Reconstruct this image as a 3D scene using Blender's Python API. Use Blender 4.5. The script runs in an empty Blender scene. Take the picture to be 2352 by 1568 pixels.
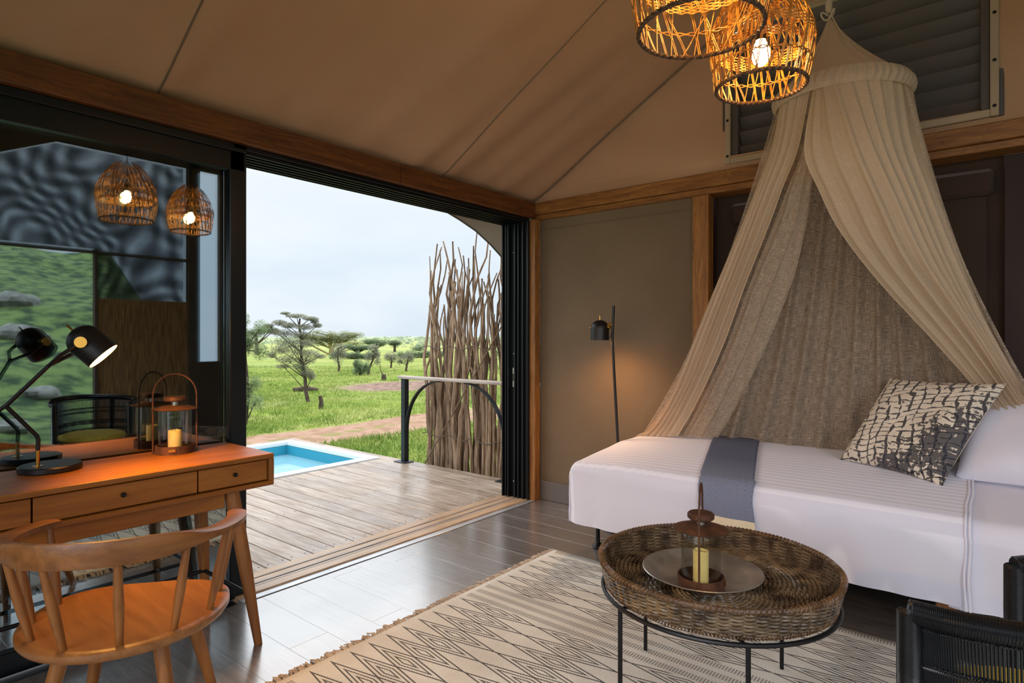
import bpy, math, random
import numpy as np
from mathutils import Vector, Matrix, noise as mnoise
random.seed(7); rng = np.random.default_rng(7)
PI = math.pi
S = bpy.context.scene
COL = S.collection
# ------------------------------------------------------------------ camera
cam = bpy.data.cameras.new('camera'); camo = bpy.data.objects.new('camera', cam); COL.objects.link(camo)
cam.sensor_width = 36; cam.lens = 21.09; cam.shift_y = -0.0034; cam.clip_end = 3000; cam.clip_start = 0.02
camo.location = (0, 0, 1.3); camo.rotation_euler = (PI/2, 0, math.radians(39.078-90))
S.camera = camo
# ------------------------------------------------------------------ colour management
S.view_settings.view_transform = 'Standard'; S.view_settings.look = 'None'
S.view_settings.gamma = 1; S.view_settings.use_curve_mapping = False
S.view_settings.exposure = 0.17
S.cycles.use_denoising = True
S.cycles.max_bounces = 7; S.cycles.diffuse_bounces = 4; S.cycles.glossy_bounces = 4
S.cycles.transparent_max_bounces = 24; S.cycles.transmission_bounces = 4
S.cycles.sample_clamp_indirect = 6
# ------------------------------------------------------------------ world: bright overcast sky with soft clouds
SKY = dict(horizon=(.66,.75,.84), mid=(.82,.86,.90), zen=(1.0,1.02,1.06), strength=1.0, zgain=2.8)
w = bpy.data.worlds.new('world'); S.world = w; w.use_nodes = True
nt = w.node_tree; N = nt.nodes; K = nt.links; N.clear()
wo = N.new('ShaderNodeOutputWorld'); bg = N.new('ShaderNodeBackground'); K.new(bg.outputs[0], wo.inputs[0])
tc = N.new('ShaderNodeTexCoord'); sp = N.new('ShaderNodeSeparateXYZ'); K.new(tc.outputs['Generated'], sp.inputs[0])
rp = N.new('ShaderNodeValToRGB'); K.new(sp.outputs[2], rp.inputs[0])
e = rp.color_ramp.elements; e[0].position = 0.0; e[0].color = (*SKY['horizon'], 1); e[1].position = .30; e[1].color = (*SKY['mid'], 1)
ne = e.new(.12); ne.color = (.68,.78,.87,1)
nz = N.new('ShaderNodeTexNoise'); mp = N.new('ShaderNodeMapping'); mp.inputs['Scale'].default_value = (1.6,1.6,5)
K.new(tc.outputs['Generated'], mp.inputs[0]); K.new(mp.outputs[0], nz.inputs[0]); nz.inputs['Scale'].default_value = 2.2; nz.inputs['Detail'].default_value = 6
cr = N.new('ShaderNodeMapRange'); cr.inputs[1].default_value = .42; cr.inputs[2].default_value = .68; cr.inputs[3].default_value = 0; cr.inputs[4].default_value = .55
K.new(nz.outputs[0], cr.inputs[0])
mx = N.new('ShaderNodeMix'); mx.data_type = 'RGBA'; mx.inputs[7].default_value = (.86,.90,.93,1)
K.new(cr.outputs[0], mx.inputs[0]); K.new(rp.outputs[0], mx.inputs[6])
K.new(mx.outputs[2], bg.inputs[0])
gz = N.new('ShaderNodeMapRange'); gz.inputs[1].default_value = .235; gz.inputs[2].default_value = .44; gz.interpolation_type = 'SMOOTHSTEP'; gz.inputs[3].default_value = SKY['strength']; gz.inputs[4].default_value = SKY['zgain']
K.new(sp.outputs[2], gz.inputs[0]); K.new(gz.outputs[0], bg.inputs[1])
# ------------------------------------------------------------------ lights
def area(name, loc, size, sizey, rot, power, col):
    l = bpy.data.lights.new(name, 'AREA'); l.shape = 'RECTANGLE'; l.size = size; l.size_y = sizey; l.energy = power; l.color = col
    l.spread = math.radians(115)
    o = bpy.data.objects.new(name, l); o.location = loc; o.rotation_euler = rot; COL.objects.link(o); return o
area('added_fill_rear', (-1.52, .3, 1.55), 1.9, 2.6, (0, math.radians(-62), 0), 20, (.93,.93,1.0))  # added fill light behind the camera, set at an unseen opening
sw_ = area('added_fill_side', (.2, -1.84, 1.75), 1.3, 1.1, (0, 0, 0), 9, (.95,.93,1.0))  # second added fill, turned towards the bed from out of view
sw_.data.spread = math.radians(85)
sw_.rotation_euler = (Vector((3.0, .9, .3))-sw_.location).to_track_quat('-Z', 'Y').to_euler()

# ================================================================== materials
def lin(r, g, b):
    return tuple(((c/255+.055)/1.055)**2.4 if c > 10 else c/255/12.92 for c in (r, g, b))
MATS = {}
def mat(name, c1, c2=None, rough=.6, metal=0, sc=(1,1,1), ns=6, detail=5, lo=.35, hi=.65, bump=0, bsc=None, bs=None, coord='Object', rnd=False, dist=0, spec=.5,
        rrange=None, emit=None, estr=0, sheen=0, trans=0, coat=0):
    if name in MATS: return MATS[name]
    m = bpy.data.materials.new(name); m.use_nodes = True; t = m.node_tree; n = t.nodes; k = t.links
    b = n['Principled BSDF']; b.inputs['Roughness'].default_value = rough; b.inputs['Metallic'].default_value = metal
    b.inputs['Base Color'].default_value = (*c1, 1); b.inputs['Specular IOR Level'].default_value = spec
    if sheen: b.inputs['Sheen Weight'].default_value = sheen
    if coat: b.inputs['Coat Weight'].default_value = coat; b.inputs['Coat Roughness'].default_value = .2
    if emit: b.inputs['Emission Color'].default_value = (*emit, 1); b.inputs['Emission Strength'].default_value = estr
    vec = None
    def getvec():
        tc = n.new('ShaderNodeTexCoord'); o = tc.outputs[coord]
        if rnd:
            oi = n.new('ShaderNodeObjectInfo'); mm = n.new('ShaderNodeVectorMath'); mm.operation = 'ADD'
            sc_ = n.new('ShaderNodeVectorMath'); sc_.operation = 'SCALE'; sc_.inputs[0].default_value = (37,53,71)
            k.new(oi.outputs['Random'], sc_.inputs['Scale']); k.new(o, mm.inputs[0]); k.new(sc_.outputs[0], mm.inputs[1]); o = mm.outputs[0]
        return o
    if c2 is not None or bump or rrange:
        vec = getvec()
    if c2 is not None or rrange:
        mp = n.new('ShaderNodeMapping'); mp.inputs['Scale'].default_value = sc; k.new(vec, mp.inputs[0])
        nz = n.new('ShaderNodeTexNoise'); nz.inputs['Scale'].default_value = ns; nz.inputs['Detail'].default_value = detail; nz.inputs['Distortion'].default_value = dist
        k.new(mp.outputs[0], nz.inputs[0])
        mr = n.new('ShaderNodeMapRange'); mr.inputs[1].default_value = lo; mr.inputs[2].default_value = hi; k.new(nz.outputs[0], mr.inputs[0])
        if c2 is not None:
            mx = n.new('ShaderNodeMix'); mx.data_type = 'RGBA'; mx.inputs[6].default_value = (*c1,1); mx.inputs[7].default_value = (*c2,1)
            k.new(mr.outputs[0], mx.inputs[0]); k.new(mx.outputs[2], b.inputs['Base Color'])
            if rnd:
                oi = n.new('ShaderNodeObjectInfo'); m2 = n.new('ShaderNodeMapRange'); m2.inputs[3].default_value = .82; m2.inputs[4].default_value = 1.12
                k.new(oi.outputs['Random'], m2.inputs[0]); hs = n.new('ShaderNodeHueSaturation'); k.new(m2.outputs[0], hs.inputs['Value'])
                k.new(mx.outputs[2], hs.inputs['Color']); k.new(hs.outputs[0], b.inputs['Base Color'])
        if rrange:
            m3 = n.new('ShaderNodeMapRange'); m3.inputs[3].default_value = rrange[0]; m3.inputs[4].default_value = rrange[1]
            n2 = n.new('ShaderNodeTexNoise'); n2.inputs['Scale'].default_value = 2.2; n2.inputs['Detail'].default_value = 3; tc2 = n.new('ShaderNodeTexCoord')
            g = n.new('ShaderNodeNewGeometry'); k.new(g.outputs['Position'], n2.inputs[0]); k.new(n2.outputs[0], m3.inputs[0]); m3.inputs[1].default_value = .4; m3.inputs[2].default_value = .6
            k.new(m3.outputs[0], b.inputs['Roughness'])
    if bump:
        mp2 = n.new('ShaderNodeMapping'); mp2.inputs['Scale'].default_value = bsc or sc; k.new(vec, mp2.inputs[0])
        nb = n.new('ShaderNodeTexNoise'); nb.inputs['Scale'].default_value = bs or ns; nb.inputs['Detail'].default_value = 4; k.new(mp2.outputs[0], nb.inputs[0])
        bp = n.new('ShaderNodeBump'); bp.inputs['Strength'].default_value = bump; bp.inputs['Distance'].default_value = .01
        k.new(nb.outputs[0], bp.inputs['Height']); k.new(bp.outputs[0], b.inputs['Normal'])
    MATS[name] = m; return m
def wood(name, c1, c2, axis, rough=.45, ring=1.0, rnd=False, spec=.5, coat=0, fig=.38):
    """stretched grain along axis (0,1,2) with darker figure lines"""
    if name in MATS: return MATS[name]
    m = mat(name, c1, c2, rough=rough, sc=tuple(1.2 if i == axis else 14 for i in range(3)), ns=2.2*ring, detail=7, lo=.3, hi=.72, dist=.6, rnd=rnd, spec=spec, coat=coat,
            bump=.08, bsc=tuple(4 if i == axis else 90 for i in range(3)), bs=3)
    t = m.node_tree; n = t.nodes; k = t.links; b = n['Principled BSDF']
    tc = n.new('ShaderNodeTexCoord'); mp = n.new('ShaderNodeMapping'); mp.inputs['Scale'].default_value = tuple(.9 if i == axis else 6 for i in range(3)); k.new(tc.outputs['Object'], mp.inputs[0])
    wv = n.new('ShaderNodeTexNoise'); wv.inputs['Scale'].default_value = 1.7*ring; wv.inputs['Detail'].default_value = 2; k.new(mp.outputs[0], wv.inputs[0])
    ml = n.new('ShaderNodeMath'); ml.operation = 'MULTIPLY'; ml.inputs[1].default_value = 14; k.new(wv.outputs[0], ml.inputs[0])
    fr = n.new('ShaderNodeMath'); fr.operation = 'FRACT'; k.new(ml.outputs[0], fr.inputs[0])
    mr = n.new('ShaderNodeMapRange'); mr.inputs[1].default_value = .55; mr.inputs[2].default_value = 1; mr.inputs[3].default_value = 0; mr.inputs[4].default_value = fig; k.new(fr.outputs[0], mr.inputs[0])
    mx = n.new('ShaderNodeMix'); mx.data_type = 'RGBA'; k.new(mr.outputs[0], mx.inputs[0]); src = b.inputs['Base Color'].links[0].from_socket
    k.new(src, mx.inputs[6]); mx.inputs[7].default_value = (*[v*.45 for v in c2], 1); k.new(mx.outputs[2], b.inputs['Base Color'])
    return m
class X:
    """tiny node-math helper for pattern materials"""
    def __init__(s, m): s.t = m.node_tree; s.n = s.t.nodes; s.k = s.t.links
    def m(s, op, a, b=None, c=None):
        q = s.n.new('ShaderNodeMath'); q.operation = op
        for i, v in enumerate((a, b, c)):
            if v is None: continue
            if isinstance(v, (int, float)): q.inputs[i].default_value = v
            else: s.k.new(v, q.inputs[i])
        return q.outputs[0]
    def mix(s, f, a, b):
        q = s.n.new('ShaderNodeMix'); q.data_type = 'RGBA'
        for i, v in ((0, f), (6, a), (7, b)):
            if isinstance(v, tuple): q.inputs[i].default_value = (*v, 1)
            elif isinstance(v, (int, float)): q.inputs[i].default_value = v
            else: s.k.new(v, q.inputs[i])
        return q.outputs[2]
    def noise(s, vec, scale, detail=2, map=None):
        q = s.n.new('ShaderNodeTexNoise'); q.inputs['Scale'].default_value = scale; q.inputs['Detail'].default_value = detail
        if map:
            mp = s.n.new('ShaderNodeMapping'); mp.inputs['Scale'].default_value = map; s.k.new(vec, mp.inputs[0]); vec = mp.outputs[0]
        s.k.new(vec, q.inputs[0]); return q.outputs[0]
    def rng(s, v, a, b, c=0., d=1.):
        q = s.n.new('ShaderNodeMapRange'); 
        for i, z in zip((1,2,3,4), (a,b,c,d)): q.inputs[i].default_value = z
        s.k.new(v, q.inputs[0]); return q.outputs[0]

canvas = mat('canvas', lin(188,150,118), lin(178,140,106), rough=.9, ns=1.2, lo=.3, hi=.7, bump=.15, bsc=(60,60,60), bs=6)
canvas_panel = mat('canvas_panel', lin(116,98,76), lin(106,88,66), rough=.9, ns=1.5, bump=.15, bsc=(60,60,60), bs=6)
pine = wood('pine', lin(122,72,28), lin(78,40,12), 0, .5, 1.3)
piney = wood('pine_y', lin(158,106,50), lin(108,62,22), 1, .5, 1.3)
pinez = wood('pine_z', lin(170,116,58), lin(122,74,28), 2, .5, 1.3)
oak = wood('oak', lin(162,100,34), lin(126,70,20), 0, .42, .8, fig=.14)
oakz = wood('oak_z', lin(156,98,44), lin(122,72,28), 2, .42, 1, fig=.14)
black_alu = mat('black_aluminium', lin(22,27,31), lin(17,21,25), rough=.34, ns=3, metal=.3)
black_metal = mat('black_metal', lin(24,24,26), rough=.4, metal=.4)
dark_wall = mat('dark_canvas', lin(66,48,36), lin(54,38,28), rough=.9, ns=2, bump=.1, bsc=(50,50,50), bs=6)
dark_wood = mat('dark_wood', lin(52,30,22), lin(40,22,16), rough=.7, ns=2)
brass = mat('brass', lin(200,150,70), rough=.25, metal=1)
white = mat('white_cotton', lin(224,222,234), lin(216,214,226), rough=.85, ns=3, bump=.12, bsc=(40,40,40), bs=8, sheen=.2)
skirting = mat('skirting_grey', lin(98,90,86), rough=.6)

# ================================================================== mesh helpers
WL = {}
class MB:
    def __init__(s): s.v = []; s.f = []; s.uv = None
    def add(s, vs, fs):
        o = len(s.v); s.v += [tuple(p) for p in vs]; s.f += [tuple(i+o for i in f) for f in fs]; return s
    def box(s, x0, x1, y0, y1, z0, z1, bev=0, M=None):
        if bev:
            b = min(bev, (x1-x0)*.45, (y1-y0)*.45, (z1-z0)*.45)
            # chamfered box: 24 verts
            vs = []; idx = {}
            for i, x in enumerate((x0, x1)):
                for j, y in enumerate((y0, y1)):
                    for k_, z in enumerate((z0, z1)):
                        sx, sy, sz = (1, -1)[i], (1, -1)[j], (1, -1)[k_]
                        idx[i,j,k_] = len(vs)
                        vs += [(x, y+sy*b, z+sz*b), (x+sx*b, y, z+sz*b), (x+sx*b, y+sy*b, z)]
            g = lambda i,j,k_,a: idx[i,j,k_]+a
            fs = []
            for i in (0,1): fs.append((g(i,0,0,0), g(i,1,0,0), g(i,1,1,0), g(i,0,1,0)))
            for j in (0,1): fs.append((g(0,j,0,1), g(1,j,0,1), g(1,j,1,1), g(0,j,1,1)))
            for k_ in (0,1): fs.append((g(0,0,k_,2), g(1,0,k_,2), g(1,1,k_,2), g(0,1,k_,2)))
            for j in (0,1):
                for k_ in (0,1): fs.append((g(0,j,k_,1), g(1,j,k_,1), g(1,j,k_,2), g(0,j,k_,2)))
            for i in (0,1):
                for k_ in (0,1): fs.append((g(i,0,k_,0), g(i,1,k_,0), g(i,1,k_,2), g(i,0,k_,2)))
            for i in (0,1):
                for j in (0,1): fs.append((g(i,j,0,0), g(i,j,1,0), g(i,j,1,1), g(i,j,0,1)))
            for q in idx.values(): fs.append((q, q+1, q+2))
        else:
            vs = [(x0,y0,z0),(x1,y0,z0),(x1,y1,z0),(x0,y1,z0),(x0,y0,z1),(x1,y0,z1),(x1,y1,z1),(x0,y1,z1)]
            fs = [(0,3,2,1),(4,5,6,7),(0,1,5,4),(1,2,6,5),(2,3,7,6),(3,0,4,7)]
        if M is not None: vs = [tuple(M @ Vector(p)) for p in vs]
        return s.add(vs, fs)
    def tube(s, pts, rad, seg=8, closed=False, cap=True, flat=1.0):
        """round tube along pts; rad number or list; flat scales the second axis"""
        P = [Vector(p) for p in pts]; n = len(P); R = rad if hasattr(rad, '__len__') else [rad]*n
        vs = []; up = None; tan = []
        for i in range(n):
            a = P[(i-1) % n] if (closed or i > 0) else P[i]; b = P[(i+1) % n] if (closed or i < n-1) else P[i]
            tan.append((b-a).normalized() if (b-a).length > 1e-9 else Vector((0,0,1)))
        up = Vector((0,0,1)) if abs(tan[0].z) < .9 else Vector((1,0,0))
        for i in range(n):
            t = tan[i]; up = (up - t*up.dot(t))
            up = up.normalized() if up.length > 1e-6 else t.orthogonal().normalized()
            bi = t.cross(up)
            for j in range(seg):
                a = 2*PI*j/seg; vs.append(P[i] + bi*(math.cos(a)*R[i]) + up*(math.sin(a)*R[i]*flat))
        fs = []
        for i in range(n if closed else n-1):
            i2 = (i+1) % n
            for j in range(seg): fs.append((i*seg+j, i*seg+(j+1)%seg, i2*seg+(j+1)%seg, i2*seg+j))
        if cap and not closed: fs += [tuple(range(seg))[::-1], tuple((n-1)*seg+j for j in range(seg))]
        return s.add(vs, fs)
    def lathe(s, prof, c=(0,0,0), seg=32, M=None, a0=0, a1=2*PI):
        full = abs(a1-a0-2*PI) < 1e-6; m = seg if full else seg+1; vs = []
        for i in range(m):
            a = a0+(a1-a0)*i/seg
            for r, z in prof: vs.append((r*math.cos(a), r*math.sin(a), z))
        n = len(prof); fs = []
        for i in range(seg):
            i2 = (i+1) % m
            for j in range(n-1): fs.append((i*n+j, i2*n+j, i2*n+j+1, i*n+j+1))
        if M is not None: vs = [tuple(M @ Vector(p)) for p in vs]
        vs = [(p[0]+c[0], p[1]+c[1], p[2]+c[2]) for p in vs]
        return s.add(vs, fs)
    def grid(s, G):
        """G[i][j] points"""
        n, m = len(G), len(G[0]); vs = [p for r in G for p in r]
        fs = [(i*m+j, i*m+j+1, (i+1)*m+j+1, (i+1)*m+j) for i in range(n-1) for j in range(m-1)]
        s.gm = (n, m); return s.add(vs, fs)
    def prism(s, poly, z0, z1, M=None):
        n = len(poly); vs = [(x, y, z0) for x, y in poly]+[(x, y, z1) for x, y in poly]
        if M is not None: vs = [tuple(M @ Vector(p)) for p in vs]
        fs = [tuple(range(n))[::-1], tuple(range(n, 2*n))]+[(i, (i+1)%n, n+(i+1)%n, n+i) for i in range(n)]
        return s.add(vs, fs)
    def build(s, name, m, parent=None, smooth=True, kind=None, angle=40, local=False):
        me = bpy.data.meshes.new(name)
        off = WL.get(parent.name, Vector((0,0,0))) if parent is not None and not local else Vector((0,0,0))
        me.from_pydata([(p[0]-off[0], p[1]-off[1], p[2]-off[2]) for p in s.v], [], s.f)
        me.materials.append(m)
        if smooth:
            me.polygons.foreach_set('use_smooth', [True]*len(me.polygons))
            try: me.set_sharp_from_angle(angle=math.radians(angle))
            except Exception: pass
        me.update()
        o = bpy.data.objects.new(name, me); COL.objects.link(o)
        if parent is not None: o.parent = parent
        WL[o.name] = off
        if kind: o['kind'] = kind
        return o
def recalc(o):
    import bmesh
    b = bmesh.new(); b.from_mesh(o.data); bmesh.ops.recalc_face_normals(b, faces=b.faces); b.to_mesh(o.data); b.free()
def thing(name, label, cat, loc=(0,0,0), group=None):
    o = bpy.data.objects.new(name, None); o.location = loc; o.empty_display_size = .1; COL.objects.link(o); WL[o.name] = Vector(loc)
    o['label'] = label; o['category'] = cat
    if group: o['group'] = group
    return o
def tag(o, label, cat, group=None):
    o['label'] = label; o['category'] = cat
    if group: o['group'] = group
    return o
def struct(o): o['kind'] = 'structure'; return o
def semp(name, loc=(0,0,0)):
    o = bpy.data.objects.new(name, None); o.location = loc; COL.objects.link(o); WL[o.name] = Vector(loc); o['kind'] = 'structure'; return o
def box(name, x0, x1, y0, y1, z0, z1, m, parent=None, bev=.004, **k):
    return MB().box(x0, x1, y0, y1, z0, z1, bev).build(name, m, parent, **k)
def dup(o, parent=None, loc=None):
    c = o.copy(); COL.objects.link(c)
    if parent is not None: c.parent = parent
    if loc is not None: c.location = loc
    for ch in list(o.children):
        dup(ch, c)
    return c
def crom(P, n):
    P = [np.array(p, float) for p in P]; P = [2*P[0]-P[1]]+P+[2*P[-1]-P[-2]]; out = []
    m = len(P)-3
    for i in range(n):
        t = i/(n-1)*m; k = min(int(t), m-1); u = t-k; a, b, c, d = P[k:k+4]
        out.append(.5*((2*b)+(-a+c)*u+(2*a-5*b+4*c-d)*u*u+(-a+3*b-3*c+d)*u**3))
    return out
def fixn(o): recalc(o); return o

# ================================================================== SETTING: room shell
# floor of laminate planks running towards the door
fl_m = mat('laminate', lin(128,122,118), lin(96,89,85), rough=.3, sc=(26,1.3,1), ns=2.5, detail=7, lo=.3, hi=.7, dist=.5, rnd=True, rrange=(.22,.34), bump=.05, bsc=(60,3,1), bs=3, spec=1.0, coat=1.0)
floor = semp('floor')
MB().box(-1.6, 4.15, -1.9, 2.89, -.05, -.004).build('subfloor', mat('subfloor', lin(30,28,27), rough=.8), floor, smooth=False)
pw, pl = .185, 1.22
pm = MB().box(-pw/2+.0006, pw/2-.0006, -pl/2+.0006, pl/2-.0006, -.006, 0, .0008)
first = None
nx = int(5.75/pw)+1
cuts = {}
for i in range(31):
    xc = -1.6+pw*(i+.5)
    if xc > 4.05: break
    off = (i*.47) % 1
    y = 2.89-pl/2+off*pl
    while y > -1.9-pl/2:
        ya, yb = max(y-pl/2, -1.9), min(y+pl/2, 2.89)
        if yb-ya > .02:
            key = (round(ya-y, 3), round(yb-y, 3))
            if key not in cuts:
                o = MB().box(-pw/2+.0002, pw/2-.0002, key[0]+.0003, key[1]-.0003, -.006, 0, .0005).build('plank', fl_m, floor)
                cuts[key] = o
            else:
                o = cuts[key].copy(); COL.objects.link(o); o.parent = floor
            o.location = (xc, y, 0)
        y -= pl
fl_m.node_tree.nodes['Principled BSDF'].inputs['Coat IOR'].default_value = 2.35
for n_ in fl_m.node_tree.nodes:
    if n_.type == 'MAP_RANGE' and abs(n_.inputs[3].default_value-.82) < .01: n_.inputs[3].default_value = .93; n_.inputs[4].default_value = 1.06
# ---- ceiling canvas (two slopes + flat rear), with folds near the eave
def roofz(y):
    if y > .69: return 2.39+.574*(2.98-y)
    return 3.704-.04*(.69-y)
def wrinkle(x, y):
    d = 3.0-y
    return (.026*math.exp(-d*.8)*mnoise.noise((x*5.5+y*1.2, y*.35, 0))*2.2+.034*mnoise.noise((x*1.6+y*.8, y*.4, 3)))*min(1, d*8)
G = []
for i in range(90):
    x = -1.6+5.58*i/89; row = []
    for j in range(60):
        y = 3.0-2.31*j/59 if j < 45 else None
        y = 3.0-(2.31*j/44 if j < 45 else 2.31+2.6*(j-44)/15)
        z = roofz(y)
        row.append((x, y, z+wrinkle(x, y)))
    G.append(row)
ceiling = struct(MB().grid(G).build('ceiling', canvas))
for xs in (-.67, 1.09, 2.865):
    P = [(xs, 3.0-2.31*t/44, roofz(3.0-2.31*t/44)+wrinkle(xs, 3.0-2.31*t/44)-.002) for t in range(45)]
    MB().tube(P, .004, 5).build('canvas_seam', mat('seam', lin(120,102,82), rough=.9), ceiling)
P = [(3.885, 3.0-2.31*t/44, roofz(3.0-2.31*t/44)+wrinkle(3.885, 3.0-2.31*t/44)-.006) for t in range(45)]
MB().tube(P, .007, 5).build('canvas_seam', mat('seam', lin(120,102,82)), ceiling)
# ---- far wall with the bed (x = 3.9)
wall_back = semp('wall_back')
def gable_grid():
    # canvas gable above the beam, with slack folds, leaving the louvre opening
    ys = sorted(set([round(-1.9+.08*i, 3) for i in range(61)]+[.02, 1.355, 2.98])); zs = [2.38+.045*i for i in range(32)]
    m = MB(); 
    def P(y, z):
        zz = min(z, roofz(min(y, 2.98))+.01)
        return (3.905+.03*mnoise.noise((y*1.2+z*1.6, z*2.6-y*1.3, 1))*min(1, (zz-2.38)*12), y, zz)
    for a in range(len(ys)-1):
        for b in range(len(zs)-1):
            yc, zc = (ys[a]+ys[a+1])/2, (zs[b]+zs[b+1])/2
            if .02 < yc < 1.355 and 2.45 < zc < 3.27: continue
            if zs[b] > roofz(min(ys[a], 2.98))+.02 and zs[b] > roofz(min(ys[a+1], 2.98))+.02: continue
            m.add([P(ys[a], zs[b]), P(ys[a+1], zs[b]), P(ys[a+1], zs[b+1]), P(ys[a], zs[b+1])], [(0,1,2,3)])
    return m
gable_grid().build('canvas_gable', canvas, wall_back)
box('canvas_panel', 3.93, 3.95, 1.5, 2.9, 0, 2.28, canvas_panel, wall_back)
MB().tube([(3.927, 1.6, 2.17), (3.927, 2.87, 2.17)], .004, 6).build('hem', canvas_panel, wall_back)
box('skirting_board', 3.905, 3.93, 1.6, 2.877, 0, .15, skirting, wall_back)
box('recess_wall', 4.12, 4.16, -1.9, 1.6, 0, 2.4, dark_wall, wall_back)
box('recess_side', 3.95, 4.14, 1.52, 1.60, 0, 2.3, dark_wood, wall_back)
box('rolled_blind', 4.05, 4.12, .02, 1.40, 2.06, 2.20, dark_wall, wall_back, bev=.02)
box('recess_panel', 4.095, 4.115, .05, 1.38, .1, 2.08, mat('panel_fabric', lin(66,50,38), lin(56,42,32), rough=.9, ns=2), wall_back)
box('dark_board', 4.07, 4.12, -1.9, -.02, 0, 2.26, dark_wood, wall_back)
trim_beam = struct(box('trim_1', 3.865, 4.02, -1.9, 3.0, 2.292, 2.385, piney)); trim_beam2 = struct(box('trim_2', 3.885, 4.04, -1.9, 2.95, 2.25, 2.2915, piney))
struct(box('trim_3', 3.89, 3.98, 1.49, 1.60, 0, 2.25, pinez))
struct(box('trim_4', 3.83, 3.9, 2.875, 2.96, 0, 2.25, pinez))
struct(box('trim_5', -1.6, 3.865, 2.895, 3.08, 2.262, 2.385, pine))
for px in (1.32,):   # butt joint of the eave beam
    pass
MB().box(2.46, 2.463, 2.893, 2.9, 2.262, 2.385).build('joint', mat('jointline', lin(60,34,16)), bpy.data.objects['trim_5'], smooth=False)
# ---- louvred gable window
win = semp('window_1')
cf = mat('louvre_frame', lin(170,150,124), rough=.7)
for a in ((.0,.036,2.42,3.30),(1.342,1.376,2.42,3.30)): box('frame_strip', 3.875, 3.9, a[0], a[1], a[2], a[3], cf, win)
for a in ((2.42,2.458),(3.26,3.30)): box('frame_strip', 3.875, 3.9, .036, 1.342, a[0], a[1], cf, win)
dk = mat('louvre_dark', lin(84,76,72), rough=.5)
for a in ((.036,.075),(1.30,1.342)): box('inner_stile', 3.9, 3.99, a[0], a[1], 2.458, 3.26, dk, win)
for a in ((-.02,.036),(1.342,1.40)): box('reveal', 3.9, 4.03, a[0], a[1], 2.42, 3.3, dk, win)
for i in range(9):
    z = 2.49+.094*i
    Mx = Matrix.Translation((3.96, 0, z)) @ Matrix.Rotation(math.radians(52), 4, 'Y')
    MB().box(-.056, .056, .075, 1.30, -.004, .004, .002, Mx).build('slat', dk, win)
for y in (.018, 1.359):
    for z in (2.47, 2.70, 2.94, 3.18):
        MB().lathe([(0,.004),(.007,.003),(.009,0)], seg=10, M=Matrix.Translation((3.875,y,z)) @ Matrix.Rotation(-PI/2,4,'Y')).build('rivet', black_metal, win)
for y in (.35,.69,1.03):
    MB().lathe([(0,.004),(.007,.003),(.009,0)], seg=10, M=Matrix.Translation((3.875,y,2.438)) @ Matrix.Rotation(-PI/2,4,'Y')).build('rivet', black_metal, win)
# ---- sliding door wall (y = 2.93 .. 3.15)
door = semp('door_1')
box('head_track', 1.43, 3.83, 2.93, 3.17, 2.238, 2.262, black_alu, door)
for i, y in enumerate((2.945, 2.99, 3.035, 3.08, 3.125, 3.16)):
    box('track_rib', 1.5, 3.83, y, y+.01, 2.222, 2.238, black_alu, door, bev=.002)
box('jamb', 3.80, 3.832, 2.925, 3.17, 0, 2.24, black_alu, door)
for i, y in enumerate((2.955, 3.0, 3.035, 3.095, 3.13, 3.155)):
    box('jamb_rib', 3.775-(.012 if i in (3,5) else 0), 3.80, y, y+.012, 0, 2.225, black_alu, door, bev=.002)
MB().box(3.796, 3.802, 3.060, 3.080, .9, 1.06, .003).build('latch_plate', mat('steel', lin(190,190,184), rough=.3, metal=.9), door)
box('latch_slot', 3.794, 3.797, 3.065, 3.075, .95, 1.01, black_metal, door, bev=.001)
for z in (1.995, 1.172, .135):
    MB().lathe([(0,.003),(.006,0)], seg=10, M=Matrix.Translation((3.7995,3.07,z)) @ Matrix.Rotation(-PI/2,4,'Y')).build('screw', mat('steel', (.6,.6,.6)), door)
# fixed/closed glazed panels on the left
gp = semp('door_2')
box('top_rail', -1.6, 1.5, 2.955, 3.02, 2.135, 2.262, black_alu, gp)
box('head_cap', -1.6, 1.5, 2.93, 3.17, 2.225, 2.262, black_alu, gp)
box('stile', 1.425, 1.51, 2.955, 3.02, 0, 2.24, black_alu, gp)
box('rear_stile', 1.49, 1.53, 3.03, 3.16, 0, 2.225, black_alu, gp)
box('bottom_rail', -1.6, 1.425, 2.955, 3.02, 0, .09, black_alu, gp)
gm = bpy.data.materials.new('door_glass'); gm.use_nodes = True; x = X(gm); x.n.clear()
go = x.n.new('ShaderNodeOutputMaterial'); tr = x.n.new('ShaderNodeBsdfTransparent'); tr.inputs[0].default_value = (.62,.70,.72,1)
gl = x.n.new('ShaderNodeBsdfGlossy'); gl.inputs['Roughness'].default_value = .012; gl.inputs[0].default_value = (.80,.93,1,1); ms = x.n.new('ShaderNodeMixShader')
lw = x.n.new('ShaderNodeLayerWeight'); lw.inputs[0].default_value = .35; fac = x.rng(lw.outputs['Fresnel'], 0, 1, .34, .75)
x.k.new(fac, ms.inputs[0]); x.k.new(tr.outputs[0], ms.inputs[1]); x.k.new(gl.outputs[0], ms.inputs[2]); x.k.new(ms.outputs[0], go.inputs[0])
MB().add([(-1.6,2.978,.09),(1.425,2.978,.09),(1.425,2.978,2.135),(-1.6,2.978,2.135)], [(0,1,2,3)]).build('pane', gm, gp, smooth=False)
MB().add([(-1.6,3.004,.09),(1.425,3.0045,.09),(1.425,3.006,2.135),(-1.6,3.0055,2.135)], [(0,1,2,3)]).build('pane', gm, gp, smooth=False)
box('dark_backing', -1.6, 1.44, 3.05, 3.06, .02, 2.22, mat('backing_black', lin(14,13,13), rough=.95, spec=.1), gp)  # unseen dark sheet added behind the panes to block light from outdoors
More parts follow.
